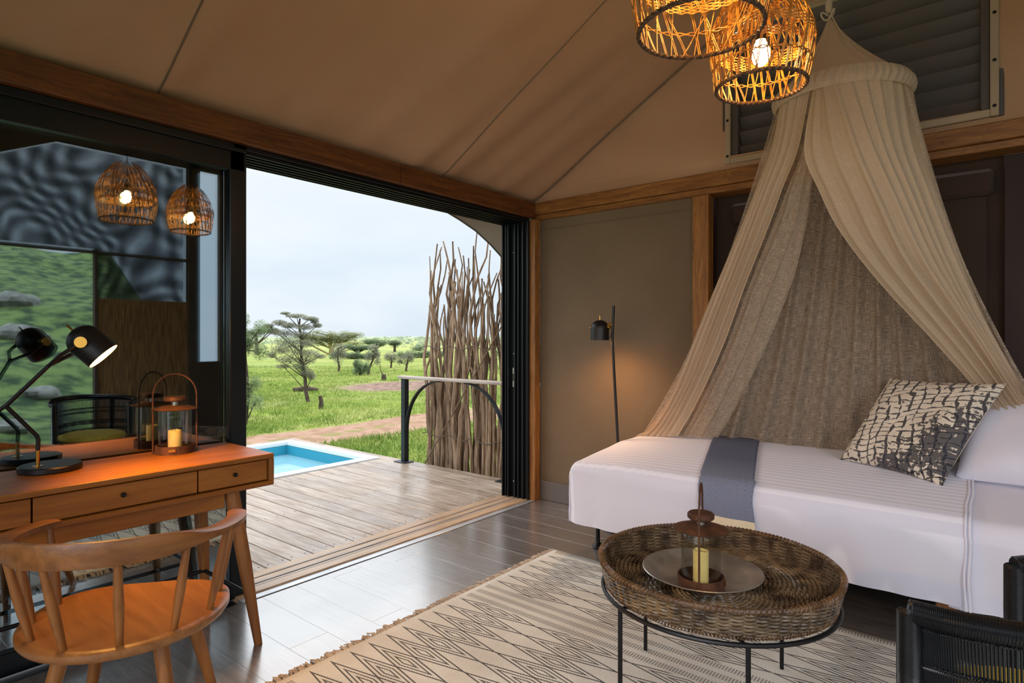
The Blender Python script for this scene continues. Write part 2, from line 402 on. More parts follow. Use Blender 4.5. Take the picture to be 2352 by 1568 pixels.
# sill
sill = semp('door_sill'); sill['kind'] = 'structure'
alu = mat('worn_aluminium', lin(205,208,212), lin(180,182,186), rough=.35, metal=.6, sc=(1,10,1), ns=6)
sw = mat('sill_wood', lin(196,164,130), lin(168,136,106), rough=.4, sc=(1,14,1), ns=4, rrange=(.25,.5))
sw2 = mat('sill_wood_grey', lin(176,160,146), lin(142,126,112), rough=.4, sc=(1,14,1), ns=4, rrange=(.25,.5))
for k_, (y0, y1, z1, m_) in enumerate(((2.8695,2.8735,.002,black_alu),(2.874,2.925,.004,alu),(2.93,3.0,.012,sw),(3.006,3.028,.010,sw2),(3.032,3.052,.013,sw2),(3.056,3.10,.010,sw),(3.104,3.124,.013,sw2),(3.128,3.186,.010,sw))):
    box('sill_strip', 1.45, 3.83, y0, y1, -.02, z1, m_, sill, bev=.002)
box('sill_base', -1.6, 3.9, 2.89, 3.19, -.06, -.015, black_alu, sill)
# ---- unseen sides of the room (seen only mirrored in the glass)
wo_ = mat('interior_wall', lin(96,82,68), lin(84,70,58), rough=.9, ns=2)
wall_front = semp('wall_front')
for a in ((-1.6,1.0,0,.25),(-1.6,-1.2,.25,3.7),(.75,1.0,.25,3.7),(-1.2,.75,2.3,3.7),(2.27,2.30,0,2.3),(3.66,3.9,0,3.7),(3.27,3.41,0,3.6),(3.41,3.66,0,1.0),(1.0,3.9,3.43,3.75),(1.0,3.3,2.25,2.28)):
    box('wall_panel', a[0], a[1], -1.98, -1.9, a[2], a[3], wo_, wall_front)
MB().prism([(1.0,3.0),(1.42,3.18),(1.94,3.43),(1.0,3.5)], 0, .04, Matrix(((1,0,0,0),(0,0,1,-1.96),(0,1,0,0),(0,0,0,1)))).build('arch_panel', wo_, wall_front, smooth=False)
box('reed_panel', 2.30, 3.27, -1.96, -1.92, 0, 1.75, mat('reed', lin(170,132,84), lin(110,80,48), rough=.8, sc=(60,1,2), ns=2, lo=.4, hi=.6), wall_front)
# insect mesh, two layers, woven pattern as transparency
mm_ = bpy.data.materials.new('insect_mesh'); mm_.use_nodes = True; x = X(mm_); x.n.clear()
o_ = x.n.new('ShaderNodeOutputMaterial'); tr = x.n.new('ShaderNodeBsdfTransparent'); df = x.n.new('ShaderNodeBsdfDiffuse'); df.inputs[0].default_value = (.03,.03,.035,1); ms = x.n.new('ShaderNodeMixShader')
tcn = x.n.new('ShaderNodeTexCoord'); sx = x.n.new('ShaderNodeSeparateXYZ'); x.k.new(tcn.outputs['Object'], sx.inputs[0])
nzz = x.noise(tcn.outputs['Object'], .9, 1); 
oi = x.n.new('ShaderNodeObjectInfo'); warp = x.m('MULTIPLY', x.m('SUBTRACT', nzz, .5), x.m('MULTIPLY', oi.outputs['Random'], .09))
def grid_line(c, pitch): return x.m('LESS_THAN', x.m('FRACT', x.m('DIVIDE', x.m('ADD', c, warp), pitch)), .40)
ga = grid_line(sx.outputs[0], .0044); gb = grid_line(sx.outputs[2], .0044)
x.k.new(x.m('MAXIMUM', ga, gb), ms.inputs[0]); x.k.new(tr.outputs[0], ms.inputs[1]); x.k.new(df.outputs[0], ms.inputs[2]); x.k.new(ms.outputs[0], o_.inputs[0])
mesh_poly = [(1.42,2.3),(3.27,2.3),(3.27,3.43),(1.94,3.43),(1.42,3.18)]
MX = lambda y: Matrix(((1,0,0,0),(0,0,1,y),(0,1,0,0),(0,0,0,1)))
for y in (-1.93, -2.06):
    m_ = MB(); m_.add([(a, y, b) for a, b in mesh_poly], [(0,1,2,3,4)]); m_.add([(2.30,y,1.75),(3.27,y,1.75),(3.27,y,2.3),(2.30,y,2.3)], [(0,1,2,3)])
    m_.build('insect_screen', mm_, wall_front, smooth=False)
wall_rear = semp('wall_rear')
for a in ((-1.9,-1.3,0,3.7),(2.2,2.93,0,2.6),(-1.3,2.2,0,.4),(-1.3,2.2,2.45,3.7)):
    box('wall_panel', -1.66, -1.6, a[0], a[1], a[2], a[3], wo_, wall_rear)

# ================================================================== SETTING: outdoors
deck = semp('deck')
dk_m = mat('decking', lin(188,170,152), lin(134,114,98), rough=.4, sc=(20,1.6,1), ns=2.2, detail=8, lo=.28, hi=.7, dist=.5, rnd=True, rrange=(.10,.5), bump=.12, bsc=(70,3,1), bs=3)
pitch = .147; bw = .138
bcache = {}
def board(xc, ya, yb):
    key = (round(ya,2), round(yb,2))
    if key not in bcache:
        m_ = MB().box(-bw/2, bw/2, ya, yb, -.022, 0, .003); o = m_.build('deck_board', dk_m, deck); bcache[key] = o
    else:
        o = bcache[key].copy(); COL.objects.link(o); o.parent = deck
    o.location = (xc, 0, -.0015*random.random())
screw_m = MB()
for i in range(44):
    xc = 4.18-pitch*i+.008
    if xc < -2.2: break
    j1 = 3.195
    if xc < 4.16 and xc > 1.62:
        board(xc, j1, 5.19)
        if xc > 1.75: board(xc, 6.99, 7.11)
    else:
        jn = random.choice((5.4, 4.9, 5.9)); board(xc, j1, jn-.002); board(xc, jn+.002, 7.11)
    for y in (3.26, 4.1, 5.0):
        for dx in (-.045, .045): screw_m.lathe([(0,.0012),(.005,.0006)], c=(xc+dx, y, 0), seg=8)
screw_m.build('screws', black_metal, deck, kind='stuff')
MB().box(-2.2, 4.25, 3.19, 3.4, -.12, -.03).box(-2.2, 4.25, 4.2, 4.3, -.12, -.03).box(-2.2, 4.25, 5.05, 5.18, -.12, -.03).box(-2.2,4.25,7.0,7.08,-.12,-.03).box(4.17,4.25,3.2,7.1,-.12,-.03).box(1.4,1.5,3.2,7.1,-.12,-.03).build('joist', mat('joist', lin(70,54,42), rough=.8), deck, smooth=False)
for (a, b) in ((4.2, 3.4), (4.2, 6.9), (1.0, 3.4), (1.2, 6.9)):
    MB().tube([(a, b, -.1), (a, b, -1.35)], .06, 10).build('stilt', mat('joist', (.1,.1,.1)), deck)
# pool
pool = semp('pool')
rim_m = mat('pool_rim', lin(226,232,236), rough=.35); pw_m = mat('pool_liner', lin(48,150,178), rough=.4); 
X0, X1, Y0, Y1, RW = 1.66, 4.13, 5.2, 6.97, .115
for a in ((X0,X1,Y0,Y0+RW),(X0,X1,Y1-RW,Y1),(X0,X0+RW,Y0+RW,Y1-RW),(X1-RW,X1,Y0+RW,Y1-RW)):
    box('coping', a[0], a[1], a[2], a[3], -.03, .016, rim_m, pool, bev=.006)
m_ = MB(); xi0, xi1, yi0, yi1 = X0+RW, X1-RW, Y0+RW, Y1-RW
m_.add([(xi0,yi0,-.029),(xi1,yi0,-.029),(xi1,yi1,-.029),(xi0,yi1,-.029),(xi0,yi0,-.9),(xi1,yi0,-.9),(xi1,yi1,-.9),(xi0,yi1,-.9)], [(4,5,6,7),(0,1,5,4),(1,2,6,5),(2,3,7,6),(3,0,4,7)])
m_.build('basin', pw_m, pool, smooth=False)
wm = mat('pool_water', lin(128,176,190), rough=.03, bump=.03, bsc=(3,3,3), bs=3, spec=.5)
MB().add([(xi0,yi0,-.14),(xi1,yi0,-.14),(xi1,yi1,-.14),(xi0,yi1,-.14)], [(0,1,2,3)]).build('water', wm, pool, smooth=False)
# ground with road, bare patch, distant plain
GZ = -1.2
gr = bpy.data.materials.new('savanna_ground'); gr.use_nodes = True; x = X(gr); b = x.n['Principled BSDF']; b.inputs['Roughness'].default_value = .95; b.inputs['Specular IOR Level'].default_value = .1
tcn = x.n.new('ShaderNodeTexCoord'); ob = tcn.outputs['Object']; sx = x.n.new('ShaderNodeSeparateXYZ'); x.k.new(ob, sx.inputs[0]); gx, gy = sx.outputs[0], sx.outputs[1]
n1 = x.noise(ob, .35, 5); n2 = x.noise(ob, 3.0, 6); n3 = x.noise(ob, .045, 3)
g1 = x.mix(x.rng(n2, .3, .7), lin(140,152,70), lin(98,122,44)); g2 = x.mix(x.rng(n1, .45, .62), g1, lin(146,150,86))
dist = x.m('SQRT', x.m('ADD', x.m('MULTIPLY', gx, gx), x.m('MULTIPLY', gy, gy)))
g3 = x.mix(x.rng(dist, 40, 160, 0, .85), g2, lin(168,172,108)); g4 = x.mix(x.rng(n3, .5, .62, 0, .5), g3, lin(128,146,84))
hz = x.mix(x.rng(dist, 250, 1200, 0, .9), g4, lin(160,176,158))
wob = x.m('MULTIPLY', x.m('SUBTRACT', n1, .5), 1.6)
rc = x.m('ADD', x.m('SUBTRACT', gy, x.m('MULTIPLY', x.m('SUBTRACT', gx, 7.44), -.05)), wob)   # road runs nearly along x
road = x.m('MULTIPLY', x.rng(x.m('ABSOLUTE', x.m('SUBTRACT', rc, 13.75)), 1.05, 1.35, 1, 0), 1.0)
rcol = x.mix(x.rng(n2, .35, .65), lin(166,136,116), lin(144,112,92)); strip = x.rng(x.m('ABSOLUTE', x.m('SUBTRACT', rc, 13.9)), .12, .3, .55, 0)
rcol2 = x.mix(x.m('MULTIPLY', strip, x.rng(n2, .45, .6)), rcol, lin(108,134,56))
px_ = x.m('SUBTRACT', gx, 21.5); py_ = x.m('SUBTRACT', gy, 24.0)
pr = x.m('SQRT', x.m('ADD', x.m('POWER', x.m('DIVIDE', px_, 4.6), 2), x.m('POWER', x.m('DIVIDE', py_, 3.4), 2)))
patch = x.rng(x.m('ADD', pr, x.m('MULTIPLY', x.m('SUBTRACT', n2, .5), .9)), .8, 1.05, 1, 0)
c = x.mix(patch, x.mix(road, hz, rcol2), x.mix(x.rng(n2, .4, .6), lin(150,126,112), lin(112,90,80)))
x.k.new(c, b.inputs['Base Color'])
G = []
xs = [-60,-30,-12,-4]+[0+1.5*i for i in range(40)]+[70,90,130,200,320,500,800,1400]
for xx in xs:
    row = []
    for yy in [-2.2,0,2,3]+[4+1.5*i for i in range(40)]+[75,90,130,200,320,500,800,1400]:
        d = math.hypot(xx, yy); z = GZ+.10*mnoise.noise((xx*.12, yy*.12, 0))*min(1, max(0, d-6)/8)
        if d > 300: z += (d-300)*.0052+3*mnoise.noise((xx*.004, yy*.004, 5))
        row.append((xx, yy, z))
    G.append(row)
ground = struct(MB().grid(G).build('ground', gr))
# hillside with rocks on the other side of the room
hm = mat('hill_grass', lin(108,126,64), lin(40,60,28), rough=.95, ns=2.2, detail=6, lo=.4, hi=.62, bump=.5, bsc=(3,3,3), bs=4)
G = []
for i in range(60):
    xx = -10+40*i/59; row = []
    for j in range(50):
        yy = -2.3-30*j/49; t = -2.3-yy
        hf = max(0, min(1, (.43-xx/(5.94-yy))/.12)); row.append((xx, yy, -1.2+.235*t*hf+.5*mnoise.noise((xx*.35, yy*.35, 2))*min(1, t/3)))
    G.append(row)
hill = struct(fixn(MB().grid(G).build('hillside', hm)))

# ================================================================== deck furniture: railing, fence
rail = thing('deck_railing', 'dark metal balustrade post with curved braces and pale timber handrail on the deck edge', 'railing', (4.2, 4.85, 0))
rm = mat('railing_metal', lin(38,46,50), lin(32,40,44), rough=.45, metal=.3)
pale = mat('handrail_timber', lin(196,182,172), lin(160,146,136), rough=.6, sc=(10,1,10), ns=4)
box('handrail', 4.15, 4.245, 2.9, 4.93, .872, .902, pale, rail, bev=.006)
for yp in (4.86, 3.46):
    p_ = box('post', 4.165, 4.225, yp-.03, yp+.03, .006, .872, rm, rail)
    box('base_plate', 4.11, 4.25, yp-.085, yp+.085, 0, .008, rm, p_)
    sgn = -1 if yp > 4 else 1
    P = []
    for i in range(15):
        a = i/14*PI/2; P.append((4.195, yp+sgn*(.03+.50*(1-math.cos(a))), .33+.535*math.sin(a)))
    q = MB(); W = .022
    for side in (0,):
        vs = []
        for p0 in P:
            for (dx, dt) in ((-W,-.005),(W,-.005),(W,.005),(-W,.005)): vs.append((p0[0]+dx, p0[1]-sgn*dt, p0[2]+dt))
        fs = [(4*i+j, 4*i+(j+1)%4, 4*i+4+(j+1)%4, 4*i+4+j) for i in range(14) for j in range(4)]+[(0,1,2,3),(56,57,58,59)]
        q.add(vs, fs)
    q.build('curved_brace', rm, rail)
sf = thing('stick_fence', 'tall rustic privacy screen of crooked brown sticks beside the deck', 'fence', (4.5, 4.1, -.4))
stm = [mat('stick_a', lin(172,146,120), lin(112,88,68), rough=.85, sc=(8,8,1), ns=6, rnd=True, bump=.4, bsc=(30,30,4), bs=3), mat('stick_b', lin(150,124,100), lin(86,66,52), rough=.85, sc=(8,8,1), ns=6, rnd=True)]
random.seed(21)
ns_ = 84
for i in range(ns_):
    t = (i+random.uniform(-.3,.3))/(ns_-1); y = 4.76-1.85*t; x0 = 4.40+.07*random.random()+.05*(i % 2)
    top = random.choice((2.34,2.3,2.2,2.1,1.95,1.8,1.9,1.6))+random.uniform(-.08,.08)
    if i < 2: top = (1.95, 2.3)[i]
    nseg = 15; P = []; R = []; ph = random.random()*9; r0 = random.uniform(.019,.030); lean = random.uniform(-.03,.03)
    for k_ in range(nseg):
        u = k_/(nseg-1); z = -.45+(top+.45)*u; a = .012+.09*u*u
        P.append((x0+a*.6*math.sin(ph+z*4)+random.uniform(-.005,.005), y+lean*u+a*math.sin(ph*2+z*3.3)+random.uniform(-.006,.006)*(1+2*u), z)); R.append(r0*(1.08-.80*u**1.3))
    st = MB().tube(P, R, 7)
    if random.random() < .55:   # a fork near the top
        k0 = random.choice((8,9,10)); L = random.uniform(.3,.7); s_ = random.choice((-1,1)); Q = [Vector(P[k0])]
        for k_ in range(1, 6): Q.append(Q[-1]+Vector((random.uniform(-.01,.01), s_*(.028 if k_ < 3 else random.uniform(-.008,.012)), L/5)))
        st.tube(Q, [R[k0]*.75*(1-.11*k_) for k_ in range(6)], 6)
    st.build('stick', stm[i % 2], sf)
for z in (.28, -.1, 1.2):
    P = [(4.385+.012*math.sin(i*1.7), 4.8-1.9*i/40, z+.02*math.sin(i*.9)) for i in range(41)]
    MB().tube(P, .005, 5).build('tie_wire', mat('wire', lin(90,76,64), rough=.7), sf)
gw = MB().tube([(4.30,4.68,-.03),(4.33,3.62,1.44),(4.36,2.75,2.65)], .007, 6).build('guy_rope', mat('rope', lin(120,100,82), rough=.9)); tag(gw, 'thin taut guy rope running diagonally in front of the stick screen', 'rope')
# tent fly outside above the door, arched valance at its end
fly = semp('tent_fly')
MB().box(-1.7, 6.2, 3.02, 3.55, 2.66, 2.67).build('fly_sheet', mat('fly', lin(150,132,112), rough=.9), fly, smooth=False)
arch = [(3.15,2.438),(3.44,2.328),(3.605,2.284),(3.80,2.22),(4.0,2.122),(4.19,2.005),(4.375,1.85),(4.55,1.65),(4.68,1.39)]
MB().prism(arch+[(6.2,1.39),(6.2,2.67),(3.15,2.67)], 3.49, 3.5, Matrix(((1,0,0,0),(0,0,1,0),(0,1,0,0),(0,0,0,1)))).build('arched_valance', mat('valance', lin(120,104,88), rough=.9), fly, smooth=False)
MB().tube([(a, 3.486, b) for a, b in arch], .008, 6).build('edge_piping', mat('piping', lin(70,60,50)), fly)

# ================================================================== vegetation
RV = Vector((.631, -.776, 0))   # a horizontal direction across the view
def leaves(m_, c, r, n, size, flat=1.0):
    pts = rng.normal(size=(n, 3)); pts /= np.linalg.norm(pts, axis=1)[:, None]; pts *= rng.random((n, 1))**.45
    for p in pts:
        q = Vector((c[0]+p[0]*r[0], c[1]+p[1]*r[1], c[2]+p[2]*r[2])); s_ = size*random.uniform(.6, 1.4)
        a = Vector(rng.normal(size=3)).normalized()*s_; b_ = a.orthogonal().normalized()*s_*.5; 
        a.z *= flat; b_.z *= flat
        k0 = len(m_.v); m_.v += [tuple(q-a), tuple(q+b_), tuple(q+a), tuple(q-b_)]; m_.f.append((k0, k0+1, k0+2, k0+3))
bark = mat('bark', lin(84,70,60), lin(58,48,42), rough=.95, ns=8); barky = mat('bark_y', lin(150,140,84), lin(120,108,66), rough=.9, ns=8)
def leafm(name, a, b): return mat(name, a, b, rough=.8, ns=1.5, detail=3)
LG = leafm('leaf_grey', lin(138,138,114), lin(106,110,86)); LD = leafm('leaf_dark', lin(104,124,84), lin(78,100,64)); LM = leafm('leaf_mid', lin(124,144,94), lin(98,120,72)); LY = leafm('leaf_yellow', lin(134,138,86), lin(108,116,66))
def tree(label, base, pads, trunk, leaf=LD, bk=bark, name='acacia_tree', group=None, lsize=.05, n=260, cat='tree', tr0=.12):
    """pads: (across, up, width, height, density); across/up in metres from the base"""
    pads = [(a, u, w_*1.1, h_*1.7, dn) for a, u, w_, h_, dn in pads]; tr0 *= .8; B = Vector((base[0], base[1], GZ-.05)); t = thing(name, label, cat, B, group)
    m_ = MB(); tp = [B+RV*a+Vector((0,0,u)) for a, u in trunk]; m_.tube(tp, [tr0*(1-.6*i/(len(tp)-1)) for i in range(len(tp))], 8)
    f = MB()
    for (a, u, w_, h_, dn) in pads:
        c = B+RV*a+Vector((.0,.0,u)); dep = random.uniform(-.5,.5)*w_; c += Vector((.776,.631,0))*dep*.5
        # branch from nearest trunk point below
        src = min(tp, key=lambda p: abs(p.z-(c.z-.45*abs(a)-.3)))
        mid = src.lerp(c, .5)+Vector((random.uniform(-.1,.1),)*3)*w_*.4; m_.tube([src, mid, c], [tr0*.32, tr0*.2, tr0*.08], 5)
        for _ in range(3):
            e_ = c+RV*random.uniform(-.8,.8)*w_+Vector((0,0,random.uniform(-.5,.5)*h_)); m_.tube([c.lerp(src,.2), c.lerp(e_,.6), e_], [tr0*.1, tr0*.07, tr0*.03], 4)
        leaves(f, c, (w_*.9, w_*.9, h_), int(n*dn*2.6), lsize*.5, .6)
    m_.build('trunk', bk, t); f.build('foliage', leaf, t, smooth=False)
    return t
random.seed(5)
# main layered thorn tree (about 23 m away)
s_ = 23.1/1378
pads = []
for (px, py, w_, h_, d) in ((680,722,34,3,1.2),(655,716,16,2,.5),(712,728,26,3,1),(722,735,14,3,.6),(640,738,24,4,1),(615,745,16,3,.8),(665,744,26,4,1.1),(700,748,30,4,1.1),(728,744,16,3,.7),(650,762,34,5,1.1),(690,765,34,5,1.2),(630,758,18,4,.7),
    (660,782,40,6,1.2),(700,785,36,6,1.2),(640,800,30,6,1),(680,802,40,7,1.2),(712,808,32,5,1),(660,822,36,6,1.1),(700,824,34,6,1),(735,815,20,3,.6),(650,838,26,3,.5),(690,838,26,5,.8),(705,852,22,6,.9),(715,862,14,5,.6),(625,812,16,4,.5)):
    pads.append(((px-708)*s_, (925-py)*s_, w_*s_*.75, h_*s_*1.1, d))
tree('tall layered grey-green thorn tree standing alone nearest the deck', (13.0,20.66), pads, [(0,0),(-.10,.5),(-.13,1.0),(-.22,1.5),(-.30,2.0),(-.24,2.5),(-.36,2.95),(-.33,3.3)], LG, n=620, lsize=.045, tr0=.095)
# drooping green bush-tree at the left
s_ = 17.5/1378; pads = []
for k_ in range(26):
    pads.append((random.uniform(-75,40)*s_, (975-random.uniform(725,925))*s_, 20*s_, 12*s_, 1))
tree('large drooping green thorn bush at the left edge beside the door frame', (8.55,16.9), pads, [(0,0),(.1,1.0),(0,2.2),(-.1,3.1)], LM, n=420, lsize=.05, name='thorn_bush')
s_ = 45/1378
def T(label, base, k_, bpx, bpy_, P, trunk, **kw):
    s_ = k_/1378; return tree(label, base, [((a-bpx)*s_, (bpy_-b)*s_, c*s_, d*s_, e_) for a, b, c, d, e_ in P], [((a-bpx)*s_, (bpy_-b)*s_) for a, b in trunk], **kw)
T('grey round-crowned thorn tree in the middle of the grassland', (26.57,38.26), 44.7, 777, 853, [(775,800,16,9,1),(785,796,12,7,1),(770,812,12,9,.8),(778,826,12,8,.8),(790,812,9,7,.7)], [(777,853),(779,840),(776,825),(777,800)], leaf=LG, lsize=.09, n=260, name='thorn_tree')
T('leaning thorn tree with forked trunk to the right of the dark bush', (25.63,33.5), 41, 845, 860, [(855,806,16,8,1),(865,812,10,8,.8),(845,820,10,7,.6),(868,828,9,6,.6),(858,796,14,5,.8)], [(845,860),(848,842),(856,826),(862,808)], leaf=LG, lsize=.09, n=260, name='thorn_tree')
T('low dark green bush left of the leaning thorn tree', (24.72,33.1), 40, 828, 862, [(826,838,12,10,1.3),(835,846,14,8,1.2),(820,850,12,7,1),(818,832,8,6,.8),(842,840,9,7,.8)], [(828,862),(828,850),(828,840)], leaf=LD, lsize=.09, n=300, name='low_bush', cat='bush')
T('small round bushy tree with splayed stems right of centre', (32.4,39.3), 49.9, 897, 845, [(897,816,16,7,1.2),(905,820,10,7,.9),(889,818,10,6,.9)], [(897,845),(898,835),(899,820)], leaf=LG, lsize=.1, n=260, name='thorn_tree')
T('twin-stemmed thorn tree nearest the balustrade post', (29.74,34.35), 44.7, 932, 853, [(928,822,12,7,1),(940,815,12,8,1),(917,828,8,5,.7),(944,822,8,6,.7)], [(932,853),(934,838),(938,820)], leaf=LG, lsize=.09, n=260, name='thorn_tree')
T('wide yellow-trunked acacia grove behind the layered thorn tree', (51.4,76.9), 88, 740, 815, [(a, 768+random.uniform(-7,9)+.0016*(a-745)**2*.6, 18, 4.5, 1.1) for a in range(690,815,7)]+[(a, 785+random.uniform(-5,9), 14, 5, .7) for a in range(685,820,11)], [(750,815),(751,800),(746,785),(748,770)], leaf=LY, bk=barky, lsize=.16, n=260, tr0=.5)
T('flat-topped green acacia to the right of the acacia grove', (55,70), 89, 845, 812, [(a, 781+random.uniform(-3,8), 14, 4, 1) for a in range(822,870,7)], [(845,812),(845,798),(846,784)], leaf=LD, lsize=.17, n=260, tr0=.35)
T('dark flat-topped acacia in front of the far grove', (45.87,62.3), 75, 820, 822, [(a, 797+random.uniform(-3,3), 13, 3.5, 1.2) for a in range(800,852,7)], [(822,822),(822,810),(818,798)], leaf=LD, lsize=.14, n=240, tr0=.35)
T('lone umbrella-shaped acacia far out right of centre', (70.3,84.2), 107, 906, 808, [(906,784,15,3,1.4),(897,787,10,3,.9),(915,787,10,3,.9),(906,792,12,4,.7)], [(906,808),(906,796),(906,786)], leaf=LD, lsize=.2, n=260, tr0=.35)
T('dark rounded acacia far out beside the stick screen', (80.7,89), 118, 970, 802, [(960,796,14,4,1.2),(975,793,14,5,1.2),(968,799,18,4,1)], [(970,804),(970,798),(970,794)], leaf=LD, lsize=.2, n=260, tr0=.35)
T('pale grey bush beside the left edge of the stick screen', (38,36.5), 52, 972, 835, [(972,808,14,8,1.1),(985,815,12,9,1),(968,822,10,7,.7)], [(975,840),(975,825),(975,812)], leaf=LG, lsize=.1, n=240, name='thorn_bush', cat='bush')
T('wide flat acacia at far left behind the drooping bush', (48.4,92.2), 95, 585, 812, [(a, 758+random.uniform(-4,12), 17, 5, 1) for a in range(550,640,9)], [(590,812),(590,790),(588,765)], leaf=LD, lsize=.2, n=260, tr0=.5)
T('tall green tree seen through gaps of the stick screen', (40,30), 50, 1115, 860, [(a, random.uniform(765,830), 18, 12, 1) for a in range(1060,1180,8)], [(1115,860),(1115,820),(1115,780)], leaf=LD, lsize=.12, n=240, tr0=.3)
T('leafy tree low behind the left part of the stick screen', (42,34.5), 54, 1030, 860, [(a, random.uniform(800,840), 16, 10, 1) for a in range(995,1060,8)], [(1030,860),(1030,840),(1030,810)], leaf=LM, lsize=.12, n=240, tr0=.3)
for i, (a0, a1, lab) in enumerate(((600,700,'row of dark bushes under the layered thorn tree'),(700,800,'row of dark bushes under the far acacia grove'))):
    T(lab, (44+7*i,60-4*i), 74+2*i, (a0+a1)/2, 826, [(a, 818+random.uniform(-5,3), 9, 5, .9) for a in range(a0, a1, 7)], [((a0+a1)/2,826),((a0+a1)/2,818)], leaf=LD, lsize=.16, n=200, name='bush_row', cat='bushes', tr0=.1)
# distant specks of trees on the plain: a hazy line nobody could count
m_ = MB()
for i in range(260):
    d = random.uniform(150, 900); a = math.radians(random.uniform(25, 75)); c = (math.cos(a)*d, math.sin(a)*d, GZ+(max(0, d-300)*.0052)+1.2)
    leaves(m_, c, (random.uniform(2,7), random.uniform(2,7), 1.6), 30, 1.0, .5)
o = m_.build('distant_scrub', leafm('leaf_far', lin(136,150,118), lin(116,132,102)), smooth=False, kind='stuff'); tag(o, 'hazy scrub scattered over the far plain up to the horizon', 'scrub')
stump = MB().tube([(11.93,18.23,GZ-.1),(11.95,18.2,GZ+.3),(11.90,18.2,GZ+.5)], [.085,.075,.06], 9).build('tree_stump', bark); tag(stump, 'short dark dead trunk upright in grass beside the layered thorn tree', 'stump')
st2 = MB().tube([(22.8,28.3,GZ-.05),(22.8,28.3,GZ+.35)], [.17,.12], 9).tube([(22.8,28.3,GZ+.2),(22.6,28.4,GZ+.7),(22.6,28.4,GZ+1.0)], [.03,.02,.01], 5).build('tree_stump', bark); tag(st2, 'small stump with a thin twig at the edge of the bare earth patch', 'stump')
lg_ = MB().tube([(15.3,25.6,GZ+.08),(15.8,25.2,GZ+.12),(16.2,24.9,GZ+.06)], [.1,.12,.07], 8).build('fallen_log', bark); tag(lg_, 'dark fallen log left of the layered thorn tree trunk', 'log')
# grass tufts
def grass():
    n = 72000
    k_ = 7+46*rng.random(n)**1.6; tt = rng.uniform(-.95, .32, n)
    X_ = k_*(.776+tt*.631); Y_ = k_*(.631-tt*.776)
    rc = Y_+.05*(X_-7.44); keep = (np.abs(rc-13.75) > 1.25) & ~(((X_-21.5)/4.6)**2+((Y_-24)/3.4)**2 < .9) & ((Y_ > 7.6) | (X_ > 4.9)) & (Y_ > 3)
    X_, Y_, k_ = X_[keep], Y_[keep], k_[keep]; n = len(X_); nb = 4
    X_ = np.repeat(X_, nb)+rng.normal(0, .09, n*nb); Y_ = np.repeat(Y_, nb)+rng.normal(0, .09, n*nb); n = len(X_)
    H = rng.uniform(.03, .13, n)*np.where((X_-11.9)**2+(Y_-18.3)**2 < 4, 1.6, 1); a = rng.uniform(0, 2*PI, n); W = rng.uniform(.006, .016, n)
    lx, ly = rng.normal(0, .07, n), rng.normal(0, .07, n)
    v = np.empty((n, 3, 3)); z0 = GZ-.03
    v[:,0] = np.c_[X_-W*np.cos(a), Y_-W*np.sin(a), np.full(n, z0)]; v[:,1] = np.c_[X_+W*np.cos(a), Y_+W*np.sin(a), np.full(n, z0)]; v[:,2] = np.c_[X_+lx, Y_+ly, z0+.05+H]
    me = bpy.data.meshes.new('grass_tufts'); me.vertices.add(3*n); me.vertices.foreach_set('co', v.ravel()); me.loops.add(3*n); me.loops.foreach_set('vertex_index', np.arange(3*n, dtype=np.int32))
    me.polygons.add(n); me.polygons.foreach_set('loop_start', np.arange(0, 3*n, 3, dtype=np.int32)); me.update(calc_edges=True); me.validate()
    me.materials.append(mat('grass_blade', lin(144,158,74), lin(98,126,44), rough=.8, ns=.8, detail=4, lo=.38, hi=.62))
    o = bpy.data.objects.new('grass', me); COL.objects.link(o); o['kind'] = 'stuff'; tag(o, 'fresh green savanna grass on both sides of the dirt road', 'grass')
grass()
# rocks on the hillside (mirrored in the glass)
rkm = mat('rock', lin(150,146,138), lin(104,100,94), rough=.9, ns=4, bump=.4, bs=5)
random.seed(3)
def hillz(xx, yy): t = -2.3-yy; return -1.2+.235*t+.5*mnoise.noise((xx*.35, yy*.35, 2))*min(1, t/3)
BL_ = ((2.4,-6.3,.24,'lowest pale boulder on the green hillside mirrored in the dark glass, just above the desk'),(3.3,-8.5,.27,'pale boulder mirrored in the glass just behind the desk lamp arm, second from the bottom'),
    (3.9,-13,.46,'pale boulder mirrored in the glass level with the desk lamp head, second from the top'),(4.4,-16,.5,'topmost pale boulder on the hillside mirrored in the glass above the desk lamp'))
for i, (xx, yy, r, lab_) in enumerate(BL_):
    m_ = MB(); P = []
    for a in range(9):
        row = []
        for b_ in range(14):
            th, ph = PI*a/8, 2*PI*b_/13; d = Vector((math.sin(th)*math.cos(ph), math.sin(th)*math.sin(ph), math.cos(th))); q = 1+.35*mnoise.noise((d*1.3+Vector((i*3,0,0))))
            row.append((xx+d.x*r*1.2*q, yy+d.y*r*q, hillz(xx, yy)+.1*r+d.z*r*.6*q))
        P.append(row)
    o = m_.grid(P).build('boulder', rkm); tag(o, lab_, 'rock', 'boulders on the hillside mirrored in the glass')

